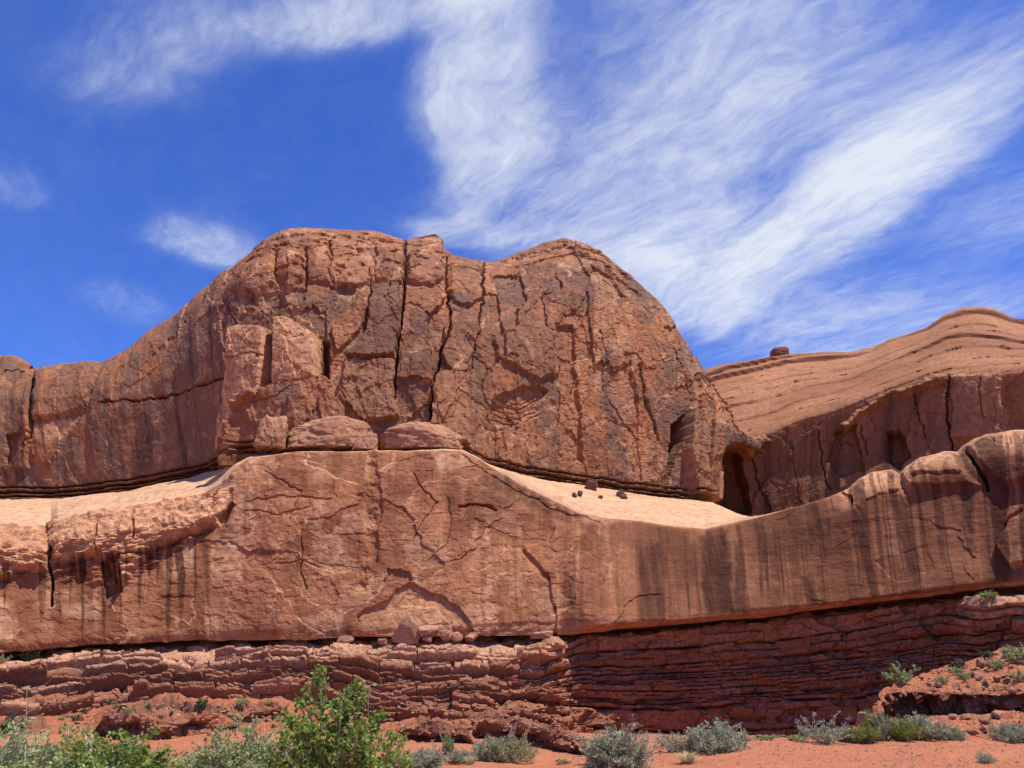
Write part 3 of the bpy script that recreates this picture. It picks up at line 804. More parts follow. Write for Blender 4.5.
    # level red seam along the foot
    fy = np.interp(X[0], [c[0] for c in BUTTE_BASE], [c[1] for c in BUTTE_BASE])[None]
    seam = fy - Y
    j = 1.2 * fbm(S * .5, Z * .5, 3, 131)
    for off, w_, d_ in ((8, 2.0, .9), (13, 1.5, .55), (4, 1.5, .7)):
        f.h -= d_ * (1 - sstep(0, w_, np.abs(seam - off + j))) * sstep(712, 700, X)
    f.a[..., 2] = np.maximum(f.a[..., 2], .55 * sstep(18, 12, seam + j) * sstep(712, 705, X))
    tw = np.clip((row - (it - 60)) / 60.0, 0, 1) ** 2
    f.P = P + np.array([0, 0, 1.0]) * (tw * rough_z[None])[..., None]
    Q = f.displaced()
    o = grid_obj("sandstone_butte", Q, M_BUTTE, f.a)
    tag(o, "tall broad sandstone butte with cracked face and rounded double top", "butte")
    return o


# ------------------------------------------------------------------ the bedded dome on the right
SKY_DOME = [(660, 378, 92), (703, 369, 92), (725, 364, 92), (745, 361, 92), (770, 356, 91.5), (794, 353, 91), (820, 351, 90.5), (850, 352, 90), (862, 349, 90),
            (874, 347, 89.5), (890, 338, 89), (910, 332, 88.5), (928, 327, 88), (938, 319, 88), (948, 312, 88), (965, 307, 88), (982, 307, 88), (1000, 312, 87.5), (1012, 320, 87), (1024, 323, 86), (1100, 335, 82), (1194, 350, 76)]
BROW_DOME = [(660, 450, 74), (715, 442, 73.5), (735, 438, 73), (748, 436, 73), (770, 432, 73.5), (800, 420, 73.5), (830, 412, 73), (860, 402, 72), (900, 388, 70.5), (930, 378, 69), (950, 374, 68), (1000, 372, 65), (1024, 370, 63.5), (1194, 362, 54)]
FOOT_DOME = [(660, 520, 76), (715, 514, 76), (740, 514, 75.5), (760, 520, 75.3), (820, 512, 74), (900, 490, 70), (1024, 470, 64), (1194, 450, 54)]


def build_dome():
    U = columns(660, 1194)
    a, aY = interp(FOOT_DOME, U); b, bY = interp(BROW_DOME, U); c, cY = interp(SKY_DOME, U)
    aY, bY, cY = gsm(aY, 25), gsm(bY, 25), gsm(cY, 20)
    c = c + .7 * fbm(U * .06, U * 0, 4, 8)
    foot, brow, top = pt(U, a, aY), pt(U, b, bY), pt(U, gsm(c, 12), cY)
    rough_z = pt(U, c, cY)[:, 2] - top[:, 2]
    m1 = brow * .6 + top * .4; m1[:, 2] += .8
    sub = foot.copy(); sub[:, 2] -= 4
    mid = foot * .5 + brow * .5; mid[:, 1] += .5
    bk1 = top.copy(); bk1[:, 1] += 4; bk1[:, 2] += .2
    bk2 = top.copy(); bk2[:, 1] += 16; bk2[:, 2] -= 8
    bk3 = top.copy(); bk3[:, 1] += 20; bk3[:, 2] -= 25
    nr = [6, 70, 70, 60, 70, 8, 10, 8]
    P = loft([sub, foot, mid, brow, m1, top, bk1, bk2, bk3], U, nr)
    P = gsm(P, 4.0, 0)
    f = Face(P)
    S, Z, X, Y = f.S, f.Z, f.X, f.Y
    row = np.arange(P.shape[0])[:, None] * np.ones((1, P.shape[1]))
    ib = 146; it = 276
    cliff = sstep(4, 12, row) * (1 - sstep(ib - 12, ib + 12, row)); slope = sstep(ib - 8, ib + 14, row)
    vis = 1 - .85 * sstep(it - 8, it, row)
    # bedding: follows the roll of the rock, rising to the right
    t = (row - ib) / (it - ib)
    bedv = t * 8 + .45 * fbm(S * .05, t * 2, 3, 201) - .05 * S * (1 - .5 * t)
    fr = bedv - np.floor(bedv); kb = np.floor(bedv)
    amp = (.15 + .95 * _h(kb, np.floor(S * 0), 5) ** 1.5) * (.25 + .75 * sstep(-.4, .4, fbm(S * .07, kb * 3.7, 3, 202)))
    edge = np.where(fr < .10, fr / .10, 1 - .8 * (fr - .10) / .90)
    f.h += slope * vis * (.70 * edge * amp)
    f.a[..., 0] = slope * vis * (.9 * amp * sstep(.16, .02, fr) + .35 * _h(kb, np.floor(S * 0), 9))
    f.h += slope * vis * (.10 * fbm(S * .2, t * 14, 5, 203) + .20 * fbm(S * .10, Z * .2, 4, 204))
    pits = sstep(.45, .75, fbm(S * .8, t * 20, 3, 205)) * sstep(.25, .05, fr)
    f.h -= slope * vis * .4 * pits * sstep(.8, .65, t)
    p1, r1, e1 = plates(S, Z, 4.0, 6.0, 211, .8); p2, r2, e2 = plates(S, Z, 1.5, 2.0, 212)
    f.h += cliff * (.45 * p1 + .16 * p2 + .35 * fbm(S * .2, Z * .08, 3, 213) + .05 * fbm(S, Z, 5, 214))
    f.a[..., 0] += cliff * (.35 + .6 * sstep(.4, .7, r1)) * sstep(1000, 930, X)
    f.a[..., 2] = cliff * .5 * sstep(-.1, .5, fbm(S * .8, Z * .06, 4, 215)) * sstep(960, 900, X)
    f.a[..., 1] = slope * .25 * sstep(-.2, .5, fbm(S * .12, t * 5, 4, 216)); 
    # knob, brow roll, hollows and joints
    f.slab([(838, 424), (880, 396), (935, 378), (948, 376), (946, 384), (900, 398), (860, 416), (845, 436)], .9, 5, dome=.4, pale=.25)
    f.slab([(950, 376), (1000, 372), (1012, 440), (990, 446), (950, 440)], .9, 5, dome=.4, pale=.3)
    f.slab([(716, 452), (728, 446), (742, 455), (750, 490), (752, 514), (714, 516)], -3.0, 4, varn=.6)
    f.slab([(740, 440), (762, 434), (772, 442), (756, 448), (752, 462), (744, 456)], .9, 3, dome=.5, pale=.4)
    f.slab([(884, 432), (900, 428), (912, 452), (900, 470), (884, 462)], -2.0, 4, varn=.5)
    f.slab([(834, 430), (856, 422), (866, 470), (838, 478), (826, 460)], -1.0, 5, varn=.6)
    for ln, w, d in [([(948, 376), (946, 410), (952, 448)], 2.6, 1.6), ([(912, 388), (920, 420), (926, 436)], 1.8, .6), ([(752, 455), (760, 490), (770, 512)], 2.4, .8), ([(818, 430), (822, 470), (830, 490)], 2, .7),
                     ([(982, 380), (984, 420)], 2, .5), ([(703, 372), (722, 400), (740, 432)], 2.2, .6), ([(860, 425), (868, 455)], 2.0, .7), ([(790, 440), (796, 480), (800, 505)], 1.6, .4)]:
        f.crack(ln, w * .6, d * .5)
    tw = np.clip((row - (it - 50)) / 50.0, 0, 1) ** 2
    f.P = P + np.array([0, 0, 1.0]) * (tw * rough_z[None])[..., None]
    Q = f.displaced()
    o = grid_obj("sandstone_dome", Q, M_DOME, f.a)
    tag(o, "bedded rounded sandstone dome behind the low cliff beside the butte", "rock dome")
    return o


# ------------------------------------------------------------------ the red layered ledges under the wall
LEDGE_FOOT = [(-170, 722, 36), (0, 717, 39), (60, 714, 40.5), (110, 706, 41.8), (160, 699, 42.6), (280, 697, 42.4), (340, 705, 42), (380, 721, 41), (470, 724, 41.3), (530, 733, 42.8), (562, 741, 44.6), (594, 748, 47.6), (620, 750, 48.6),
              (700, 752, 50), (850, 748, 46.5), (900, 735, 44.5), (1024, 712, 41), (1194, 700, 36)]


def build_ledges():
    U = columns(U0, U1)
    w_py, wY = interp(WALL_BASE, U); f_py, fY = interp(LEDGE_FOOT, U)
    wY = gsm(wY, 30); fY = gsm(fY, 6)
    out = 1 - sstep(540, 592, U); far = sstep(945, 985, U)
    back = pt(U, w_py + 1, wY + 2.6); back0 = back.copy(); back0[:, 1] += 6; back0[:, 2] += .3
    edge = pt(U, w_py + 3 + 14 * out + 8 * far, wY - 2.3 * out * (1 - .55 * sstep(440, 556, U)) + .7 * (1 - out) - 2.6 * far)
    foot = pt(U, f_py, fY)
    tal_py = np.interp(U, [-170, 0, 300, 480, 600, 1194], [752, 750, 752, 758, 765, 765])
    tal = pt(U, tal_py, np.interp(U, [-170, 0, 300, 480, 585, 610, 1194], [28, 29, 30, 34, 41, 45, 34]))
    end = tal.copy(); end[:, 1] -= 1.0; end[:, 2] -= 1.2
    nr = [8, 26, 150, 60, 4]
    P = loft([back0, back, edge, foot, tal, end], U, nr)
    # a stepped profile: top bench stands out, the middle is cut back
    f = Face(P)
    S, Z, X, Y = f.S, f.Z, f.X, f.Y
    row = np.arange(P.shape[0])[:, None] * np.ones((1, P.shape[1]))
    t = (row - 34) / 150.0
    H = (edge[:, 2] - foot[:, 2])[None]
    rs = np.random.default_rng(5)
    NB = 12
    th = rs.uniform(.2, 1.0, NB) ** 2.2 + .16; bounds = np.concatenate([[0], np.cumsum(th)]); bounds = bounds / bounds[-1]
    warp = .022 * fbm(S * .10, t * 2.5, 2, 301) + .006 * fbm(S * .6, t * 4, 2, 309) + .004 * fbm(S * .9, t * 6, 2, 302)
    tv = np.clip(t + warp, 0, .9999)
    kb = np.clip(np.searchsorted(bounds, tv, side='right') - 1, 0, NB - 1)
    lo = bounds[kb]; hi = bounds[kb + 1]; fr = (tv - lo) / (hi - lo)
    prom = rs.uniform(-.5, .5, NB)
    prom[0] = .55; prom[1] = .35; prom[2] = -.9; prom[3] = -.45
    # blocks along each bed, some split again into two thin courses
    wcell = 1.1 + 2.4 * _h(kb, kb * 0, 77)
    sc = S / wcell + 37.7 * kb + .18 * fbm(S * .8, kb * 5.1, 2, 303)
    ci = np.floor(sc); cf = sc - ci
    blk = _h(ci, kb, 78) - .5
    split = _h(ci, kb, 81) > .55
    fr2 = np.where(split, (fr * 2) % 1.0, fr)
    sub = np.where(split, (_h(ci, kb + 40 * (fr > .5), 82) - .5) * .5, 0)
    gap = np.minimum(cf, 1 - cf) * wcell
    body = np.clip(1 - np.abs(2 * fr2 - .9) ** 5, -.2, 1) - .25 * fr2
    bed = prom[kb] * .5 + ((.35 + .5 * np.clip(out[None] + far[None], 0, 1)) * blk + sub) * (.35 + .9 * sstep(-.2, .4, fbm(S * .1, kb * 2.3, 3, 304))) + .35 * fbm(S * .22, kb * 3.1, 3, 305)
    calm = .5 + .5 * out[None] + .2 * far[None]
    hh = bed * calm + .36 * (body - .5) * calm - .30 * (1 - sstep(0, .12, gap)) * calm * (.25 + .75 * np.clip(out[None] + far[None], 0, 1)) * (_h(ci, kb, 83) > .35) - .45 * (1 - sstep(.0, .10, np.minimum(fr, 1 - fr))) * sstep(-.1, .3, fbm(S * .28, kb * 1.9, 3, 311))
    qa, ra, ea = plates(S, Z, .7, .4, 308, .9, .2); qb, rb_, eb = plates(S, Z, 1.7, .75, 313, .6, .2)
    hh += .14 * qa + (.12 + .30 * (1 - np.clip(out[None] + far[None], 0, 1))) * qb + .09 * fbm(S * .9, Z * 1.6, 4, 306) + .04 * fbm(S * 3.0, Z * 3.4, 3, 307)
    on = sstep(-.06, .02, t) * (1 - sstep(.97, 1.03, t))
    f.h += on * hh
    # level top bench with loose flakes
    bench = 1 - sstep(-.03, .01, t)
    q, rq, eq = plates(S, (row - 8) * .075, 1.1, .45, 310, .6)
    f.h += bench * (.35 * q + .18 * fbm(S * .6, Z * 2.0, 4, 311) + .25 * (np.abs(((Z * 2.2 + .6 * fbm(S * .15, Z * 0, 3, 312)) % 1.0) - .5) - .25)) * (.3 + .7 * out[None])
    # talus: soil with low broken steps
    soil = sstep(.98, 1.06, t)
    tt = np.clip((t - 1) / .4, 0, 1)
    f.h += soil * (.18 * fbm(S * .5, tt * 6, 5, 320) + .07 * fbm(S * 2.2, tt * 20, 4, 321))
    for (xa, xb, c0, d) in ((90, 300, .46, .5), (110, 200, .68, .3), (385, 470, .35, .35), (455, 590, .18, .6), (440, 580, .45, .4), (-60, 60, .5, .3)):
        m = sstep(xa, xa + 25, X) * (1 - sstep(xb - 25, xb, X))
        cc = c0 + .10 * fbm(S * .25, S * 0, 4, 330 + xa)
        f.h += soil * m * d * (1 - sstep(-.01, .02, tt - cc)) * sstep(-.55, -.0, tt - cc)
        lip = m * sstep(-.10, -.03, tt - cc) * sstep(.14, .05, tt - cc)
        f.h += soil * lip * (.30 * plates(S, f.V, 1.3, .35, 340 + xa, .6)[0] + .12 * plates(S, f.V, .5, .2, 341 + xa, .6)[0])
        f.a[..., 0] += soil * 1.3 * lip
    f.a[..., 3] = soil * (1 - .85 * np.clip(f.a[..., 0], 0, 1))
    rb = _h(ci, kb, 79)
    shade_calm = .25 + .75 * np.clip(out[None] + far[None], 0, 1)
    f.a[..., 0] = np.maximum(f.a[..., 0] * .5, on * .7 * sstep(.55, .85, rb) * shade_calm)
    f.a[..., 1] = on * .45 * sstep(.8, .9, _h(ci, kb, 80)) * (t > .15) * shade_calm
    topb = (1 - sstep(.15, .21, t + .03 * fbm(S * .5, t * 4, 3, 314))) * (.35 + .65 * out[None] + .5 * far[None])
    f.a[..., 1] = np.maximum(f.a[..., 1], .75 * topb)
    f.a[..., 2] = on * .35 * (1 - sstep(0, .12, np.minimum(fr, 1 - fr)))
    f.a = np.clip(f.a, 0, 1)
    Q = f.displaced()
    o = grid_obj("layered_ledge", Q, M_LEDGE, f.a)
    tag(o, "low red bank of thin stacked rock layers under the cliff", "rock ledge")
    return o


# ------------------------------------------------------------------ ground
def ground_z(x, y):
    d = 19.5 + 1.6 * fbm(x * .07, x * 0 + .3, 3, 401)
    side = 1 - .0 * x
    z = -2.9 * sstep(0, 16, y - d) * (1 - .15 * sstep(-6, -14, x))
    z = z + .09 * fbm(x * .25, y * .25, 4, 402) + .035 * fbm(x * 1.3, y * 1.3, 4, 403)
    return z


def build_ground():
    g = np.concatenate([-np.geomspace(4000, 42, 26), np.linspace(-40, 40, 330), np.geomspace(42, 4000, 26)])
    h = np.concatenate([-np.geomspace(3000, 5, 22), np.linspace(-4, 6, 24), np.linspace(6.2, 40, 210), np.geomspace(41, 5000, 34)])
    GX, GY = np.meshgrid(g, h)
    Z = ground_z(GX, GY)
    r = np.hypot(GX, GY)
    Z = Z * (1 - sstep(60, 200, r)) - 3.0 * sstep(60, 200, r)
    P = np.stack([GX, GY, Z], -1)
    o = grid_obj("ground", P, M_SOIL, smooth=True)
    tag(o, kind="structure")
    return o


def build_mound():
    U = columns(840, 1194, .8)
    bk = [(840, 741, 24), (870, 725, 27), (890, 692, 31), (905, 684, 33), (940, 668, 35.5), (1000, 650, 37.5), (1060, 640, 38), (1194, 630, 35)]
    lp = [(840, 743, 21), (870, 728, 24), (884, 696, 26), (895, 692, 26), (930, 691, 25.8), (970, 693, 25.4), (1024, 691, 24.8), (1194, 690, 22.5)]
    ft = [(840, 744, 20.8), (870, 738, 23), (884, 722, 26.3), (930, 718, 26.3), (970, 714, 25.8), (1024, 716, 25.2), (1194, 716, 22.8)]
    fr = [(840, 746, 19.6), (870, 741, 19.6), (930, 738, 19.8), (970, 736, 20), (1024, 734, 20), (1194, 734, 18.6)]
    b, l, t_, r = [pt(U, *interp(c, U)) for c in (bk, lp, ft, fr)]
    sub = b.copy(); sub[:, 1] += 3; sub[:, 2] -= 3.5
    sb2 = r.copy(); sb2[:, 1] -= .8; sb2[:, 2] -= .35
    nr = [6, 14, 60, 44, 44, 4]
    b2 = b.copy(); b2[:, 1] += .6; b2[:, 2] -= .25
    P = loft([sub, b2, b, l, t_, r, sb2], U, nr)
    P = np.concatenate([P[:3], gsm(P, 1.2, 0)[3:]], 0)
    f = Face(P)
    S, Z = f.S, f.Z
    row = np.arange(P.shape[0])[:, None] * np.ones((1, P.shape[1]))
    D = P[..., 1]
    led = sstep(80, 84, row) * (1 - sstep(120, 126, row)) * sstep(872, 892, f.X)
    q, rq, eq = plates(S, Z, .9, .28, 501, .8); q2, rq2, e2 = plates(S, Z, .35, .16, 502)
    f.h += led * (.55 * q + .25 * q2 - .25 + .3 * fbm(S * .7, Z * 1.5, 4, 503))
    so = 1 - led
    qq, rr, ee = plates(S, f.V, .8, .8, 504, .6)
    f.h += so * (.10 * fbm(S * .5, f.V * .5, 4, 505) + .06 * fbm(S * 2, f.V * 2, 4, 506) + .10 * sstep(.7, .8, rr) * sstep(.1, .2, ee))
    f.a[..., 3] = so
    f.a[..., 0] = led * .6
    Q = f.displaced()
    o = grid_obj("talus_slope", Q[::-1], M_LEDGE, f.a[::-1])
    tag(o, kind="structure")


build_wall(); build_butte(); build_dome(); build_ledges(); build_ground(); build_mound()
#@@OBJECTS
# ------------------------------------------------------------------ standing points on the finished ground and rock
bpy.context.view_layer.update()
DG = bpy.context.evaluated_depsgraph_get()


def hit(px, py):
    d = Vector([float(v) for v in ray(px, py)]).normalized()
    ok, loc, *_ = scene.ray_cast(DG, Vector((0, 0, EYE)), d)
    return loc if ok else Vector(pt(px, py, 30.0))


def drop(x, y, z=60.0):
    ok, loc, *_ = scene.ray_cast(DG, Vector((x, y, z)), Vector((0, 0, -1)))
    return loc if ok else Vector((x, y, 0))


def m_per_px(loc):
    return (loc.y * math.cos(PITCH) + (loc.z - EYE) * math.sin(PITCH)) / F_PX


# ------------------------------------------------------------------ loose rocks
import bmesh
STONES = {}


def stone_mesh(seed, box, facets, sub, mat, taper=0.0, round_=0.0, dome=0.0):
    key = (seed, box, facets, sub, mat.name, taper, round_, dome)
    if key in STONES: return STONES[key]
    bm = bmesh.new(); bmesh.ops.create_icosphere(bm, subdivisions=sub, radius=1)
    V = np.array([v.co[:] for v in bm.verts])
    g = np.random.default_rng(seed)
    p = 2 + 8 * box
    V = V / (np.sum(np.abs(V) ** p, 1, keepdims=True) ** (1 / p))
    if dome:                                   # straight flanks under a domed top, flat foot
        rad = np.maximum(np.sum(np.abs(V[:, :2]) ** p, 1) ** (1 / p), 1e-6)
        low = V[:, 2] < .25
        V[:, :2] = np.where(low[:, None], V[:, :2] / rad[:, None] * np.minimum(1, rad * 3 + .0)[:, None] * .97, V[:, :2])
        V[:, 2] = np.where(low, np.maximum(V[:, 2], -.5), V[:, 2])
    for _ in range(facets):
        n = g.normal(size=3)
        if dome: n[2] = abs(n[2]) * .5 + .1
        n /= np.linalg.norm(n); d = g.uniform(.62, .95) if not dome else g.uniform(.72, 1.0)
        e = V @ n - d
        V = V - np.where(e > 0, e * (1 - round_), 0)[:, None] * n
    if taper: V[:, 0] *= 1 - taper * np.clip((V[:, 2] + 1) / 2, 0, 1)
    nn = V / np.linalg.norm(V, axis=1, keepdims=True)
    h = .07 * fbm(V[:, 0] * 2.2 + seed, V[:, 2] * 2.2 + V[:, 1] * 1.7, 5, seed) + .03 * fbm(V[:, 1] * 6, V[:, 2] * 7 + V[:, 0] * 3, 3, seed + 3)
    if dome:
        q1, a1, b1 = plates(V[:, 0] * 3 + V[:, 1] * 2, V[:, 2] * 1.5, 1.1, .8, seed, .5, .25); q2, a2, b2 = plates(V[:, 0] * 3 + V[:, 1] * 2, V[:, 2] * 1.5, .4, .3, seed + 1, .5, .3)
        h = h * .5 + .10 * q1 + .05 * q2 - .05 * (1 - sstep(0, .08, b1))
    V = V + nn * h[:, None]
    V = V / np.maximum(np.abs(V).max(0), 1e-6); V[:, 2] = (V[:, 2] + 1) / 2     # unit half-widths, height 1, base at 0
    for v, c in zip(bm.verts, V): v.co = c
    me = bpy.data.meshes.new("stone"); bm.to_mesh(me); bm.free()
    me.materials.append(mat)
    if sub >= 4:
        for p_ in me.polygons: p_.use_smooth = True
    STONES[key] = me
    return me


def stone(name, label, cat, px, py, w, h, seed, mat=None, depth=.8, box=.25, facets=12, sub=3, rz=0.0, tilt=0.0, sink=.12, group=None, taper=0.0, Y=None, round_=0.0, dome=0.0):
    loc = hit(px, py) if Y is None else Vector(pt(px, py, Y))
    k = m_per_px(loc)
    o = link(name, stone_mesh(seed, box, facets, sub, mat or M_STONE, taper, round_, dome))
    W = w * k / 2; H = h * k
    o.location = loc - Vector((0, 0, H * sink)); o.scale = (W, W * depth, H * (1 + sink)); o.rotation_euler = (0, tilt, rz)
    tag(o, label, cat, group)
    return o


def near_objects():
    # domed blocks standing on the rim of the low cliff
    stone("sandstone_block", "squarish sandstone block at the left end of the rim row on the low cliff", "boulder", 270, 461, 33, 47, 21, depth=1.1, box=.75, facets=5, sub=6, Y=52.2, sink=.03, mat=M_BLOCK, group="blocks on the cliff rim", round_=.3, dome=1.0)
    stone("sandstone_block", "long rounded sandstone block between the square block and the small one", "boulder", 328, 461, 88, 46, 22, depth=.5, box=.12, facets=9, sub=6, Y=52.4, sink=.03, mat=M_BLOCK, group="blocks on the cliff rim", round_=.2, dome=1.0)
    stone("sandstone_block", "small low boulder wedged between two large domed rim blocks", "boulder", 365, 457, 27, 25, 23, depth=.9, box=.3, facets=9, sub=5, Y=51.2, sink=.03, mat=M_BLOCK, group="blocks on the cliff rim", round_=.2, dome=1.0)
    stone("sandstone_block", "wide loaf shaped sandstone block at the right end of the rim row", "boulder", 421, 461, 86, 41, 24, depth=.5, box=.2, facets=6, sub=6, Y=52.2, sink=.03, mat=M_BLOCK, group="blocks on the cliff rim", round_=.25, dome=1.0)
    stone("rock_knob", "small dark rock knob on the skyline of the bedded dome", "rock knob", 781, 357, 19, 9, 25, depth=1.0, box=.3, facets=6, sub=4, Y=92.0, sink=.3, mat=M_KNOB, round_=.4)
    stone("capstone", "thin dark capstone slab overhanging the middle of the butte skyline", "capstone", 428, 246, 36, 7.5, 26, depth=.8, box=.7, facets=6, sub=4, Y=72.0, sink=.2, mat=M_KNOB, rz=.1)
    # rubble at the foot of the wall
    g = "rubble at the foot of the low cliff"
    stone("leaning_slab", "pointed triangular slab leaning on the cliff foot below the arch scar", "rock slab", 406, 641, 31, 28, 31, depth=.35, box=.45, facets=8, sub=4, taper=.75, tilt=.12, Y=44.6, group=g, mat=M_PALE)
    for lab, px, py, w, h, sd in [
        ("flat tan rock just right of the leaning triangular slab", 430, 636, 22, 11, 32), ("pale small rock under the flat tan rock in the rubble", 427, 642, 14, 8, 33),
        ("dark blocky rock in the middle of the cliff foot rubble", 445, 641, 13, 11, 34), ("squat tan rock next to the dark blocky rubble rock", 457, 641, 14, 9, 35),
        ("pale wedge rock at the right end of the rubble heap", 471, 641, 17, 8, 36), ("low tan rock at the cliff foot left of the leaning slab", 345, 644, 16, 8, 37),
        ("small tan rock beside the leaning slab's lower left edge", 383, 644, 11, 6, 38)]:
        stone("rubble_rock", lab, "rock", px, py, w, h, sd, mat=M_PALE, Y=44.4 + .02 * (sd - 32), group=g, rz=sd, box=.4, facets=14)
    stone("flat_rock", "pale flat rock alone on the ledge beside the shadow edge", "rock", 541, 638, 24, 7, 39, mat=M_PALE, Y=44.6, box=.7, facets=8, depth=.6)
    # boulders on the pale shelf
    g = "boulders on the pale shelf"
    for lab, px, py, w, h, sd in [
        ("largest dark dome shaped boulder on the pale shelf", 591.5, 490, 15.5, 9.5, 41), ("small dark rock at the left end of the shelf boulders", 574.5, 497, 6, 5, 42),
        ("dark rock second from left among the shelf boulders", 580, 496.5, 6.5, 6, 43), ("tiny flat dark rock in the middle of the shelf boulders", 601, 498.5, 6, 3.6, 44),
        ("dark boulder with a hump near the shelf's right rock pair", 620.5, 497.5, 9, 6.5, 45), ("flat dark rock leaning against the humped shelf boulder", 624, 499, 10, 5, 46)]:
        stone("shelf_boulder", lab, "boulder", px, py, w, h, sd, mat=M_DARKSTONE, group=g, rz=sd * .7, facets=10, box=.2)
    # rocks on the lit slope at the right and in front of it
    g = "rocks on the slope at the right"
    for lab, px, py, w, h, sd, m_ in [
        ("red brown rock high on the slope between two shrubs", 982, 668, 10, 9, 51, M_STONE), ("pale rock tucked beside the round shrub high on slope", 1003, 664, 7, 5, 52, M_PALE),
        ("pale tan rock in the middle of the right slope", 979, 680, 8, 6, 53, M_PALE), ("dark red rock right of the pale tan slope rock", 998, 682, 9, 7, 54, M_STONE),
        ("flat rock at the slope lip under the small left shrub", 938, 687, 9, 5, 55, M_STONE), ("rock under the bright shrub at the slope's left tip", 902, 686, 10, 7, 56, M_STONE),
        ("small rock just above the pale tan slope rock", 974, 676, 6, 5, 57, M_STONE), ("pale rock at the slope lip near the picture's right side", 1013, 693, 8, 5, 58, M_PALE),
        ("flat red rock left in the row under the low ledge", 954, 719, 12, 5, 59, M_STONE), ("flat red rock second in the row under the low ledge", 968, 720, 12, 6, 60, M_STONE),
        ("dark edged rock in the middle of the row under the ledge", 985, 723, 15, 8, 61, M_STONE), ("tall pale rock at the right of the row under the ledge", 997, 718, 11, 8, 62, M_PALE),
        ("wide low slab in front of the row of flat red rocks", 971, 734, 16, 5, 63, M_STONE), ("low slab nearest the grey bush at the right edge", 985, 732, 12, 6, 64, M_STONE),
        ("large pale rock behind the bright green shrubs", 868, 731, 22, 18, 65, M_PALE), ("small orange rock above the bright green shrubs", 888, 712, 7, 6, 66, M_STONE)]:
        stone("slope_rock", lab, "rock", px, py, w, h, sd, mat=m_, group=g, rz=sd * 1.3, facets=14, box=.3)
    # lookalike fallen stones on the red soil under the ledges, too alike to tell apart
    rr = random.Random(5)
    for i in range(90):
        if i < 70: px, py = rr.uniform(60, 560), rr.uniform(706, 742)
        else: px, py = rr.uniform(915, 1020), rr.uniform(664, 690)
        stone("soil_stone", "small angular red stone lying loose on the red soil", "stone", px, py, rr.uniform(3, 8), rr.uniform(2, 4.5), 70 + i % 6, group="small stones on the red soil", rz=rr.uniform(0, 6), facets=12, sub=2)


def gravel():
    g = np.random.default_rng(3); V = []
    base = np.array([[0, 0, 1], [1, 0, 0], [0, 1, 0], [-1, 0, 0], [0, -1, 0]], float)
    for i in range(5200):
        z = g.uniform()
        if z < .45: px, py = g.uniform(560, 1024), g.uniform(738, 768)
        elif z < .75: px, py = g.uniform(40, 590), g.uniform(700, 760)
        else: px, py = g.uniform(895, 1024), g.uniform(655, 735)
        L_ = hit(px, py)
        if L_.z > 4 or L_.y > 47: continue
        r = m_per_px(L_) * g.uniform(.4, 1.0) ** 2 * 2.2
        a = g.uniform(0, 6.28); c, q = math.cos(a), math.sin(a); R = np.array([[c, -q, 0], [q, c, 0], [0, 0, 1]])
        B = (base * g.uniform(.6, 1.4, (5, 3)) * [r * 1.4, r, r * .9]) @ R.T + np.array(L_) - [0, 0, r * .15]
        for k in range(4): V.append([B[0], B[1 + k], B[1 + (k + 1) % 4]])
    o = quads_obj("gravel", np.array(V), M_STONE, n=3)
    tag(o, kind="stuff")


def low_ledge(label, pts, h):
    c = np.array(pts, float); U = columns(c[0, 0], c[-1, 0], .6)
    B = np.array([hit(u, np.interp(u, c[:, 0], c[:, 1]))[:] for u in U]); B = gsm(B, 8)
    k = (sstep(0, 18, U - U[0]) * sstep(0, 18, U[-1] - U) * h)[:, None]
    off = lambda y, z, zk: B + np.array([0, y, z]) + k * np.array([0, 0, zk])
    P = loft([off(2.6, -.25, .6), off(1.0, -.02, 1.0), off(.05, 0, 1.0), off(.22, -.25, 0)], U, [14, 14, 20])
    f = Face(P); row = np.arange(P.shape[0])[:, None] * np.ones((1, P.shape[1])); e = sstep(15, 27, row)
    q1 = plates(f.S, f.V, 1.2, .28, 601, .7)[0]; q2 = plates(f.S, f.V, .45, .16, 602, .7)[0]
    f.h += (e + .15) * (.22 * q1 + .12 * q2 + .10 * fbm(f.S * .5, f.V * .8, 4, 603)) * np.minimum(1, k[:, 0] / h + .15)[None]
    f.a[..., 3] = 1 - .8 * e; f.a[..., 0] = .5 * e
    o = grid_obj("low_ledge", f.displaced(), M_LEDGE, f.a)
    tag(o, label, "rock ledge", "low broken ledges on the red slope")


# ------------------------------------------------------------------ plants
def tube(pts, r0, r1, out, sides=4):
    """tapered quads round a polyline"""
    pts = np.asarray(pts, float); n = len(pts)
    rings = []
    for i in range(n):
        d = pts[min(i + 1, n - 1)] - pts[max(i - 1, 0)]; d = d / (np.linalg.norm(d) + 1e-9)
        a = np.cross(d, [0.31, 0.95, 0.05]); a /= np.linalg.norm(a) + 1e-9; b = np.cross(d, a)
        r = r0 + (r1 - r0) * i / (n - 1)
        rings.append([pts[i] + r * (math.cos(q) * a + math.sin(q) * b) for q in np.arange(sides) * 2 * math.pi / sides])
    for i in range(n - 1):
        for k in range(sides):
            out.append([rings[i][k], rings[i][(k + 1) % sides], rings[i + 1][(k + 1) % sides], rings[i + 1][k]])


def leaves(C, D, L, W, g):
    """diamond leaves: centres C, directions D, length L, width W"""
    D = D / (np.linalg.norm(D, axis=1, keepdims=True) + 1e-9)
    s = np.cross(D, g.normal(size=D.shape)); s /= np.linalg.norm(s, axis=1, keepdims=True) + 1e-9
    n = np.cross(D, s)
    L = L[:, None]; W = W[:, None]
    return np.stack([C - D * L * .5, C + s * W * .5 + n * W * .12, C + D * L * .5, C - s * W * .5 + n * W * .12], 1)


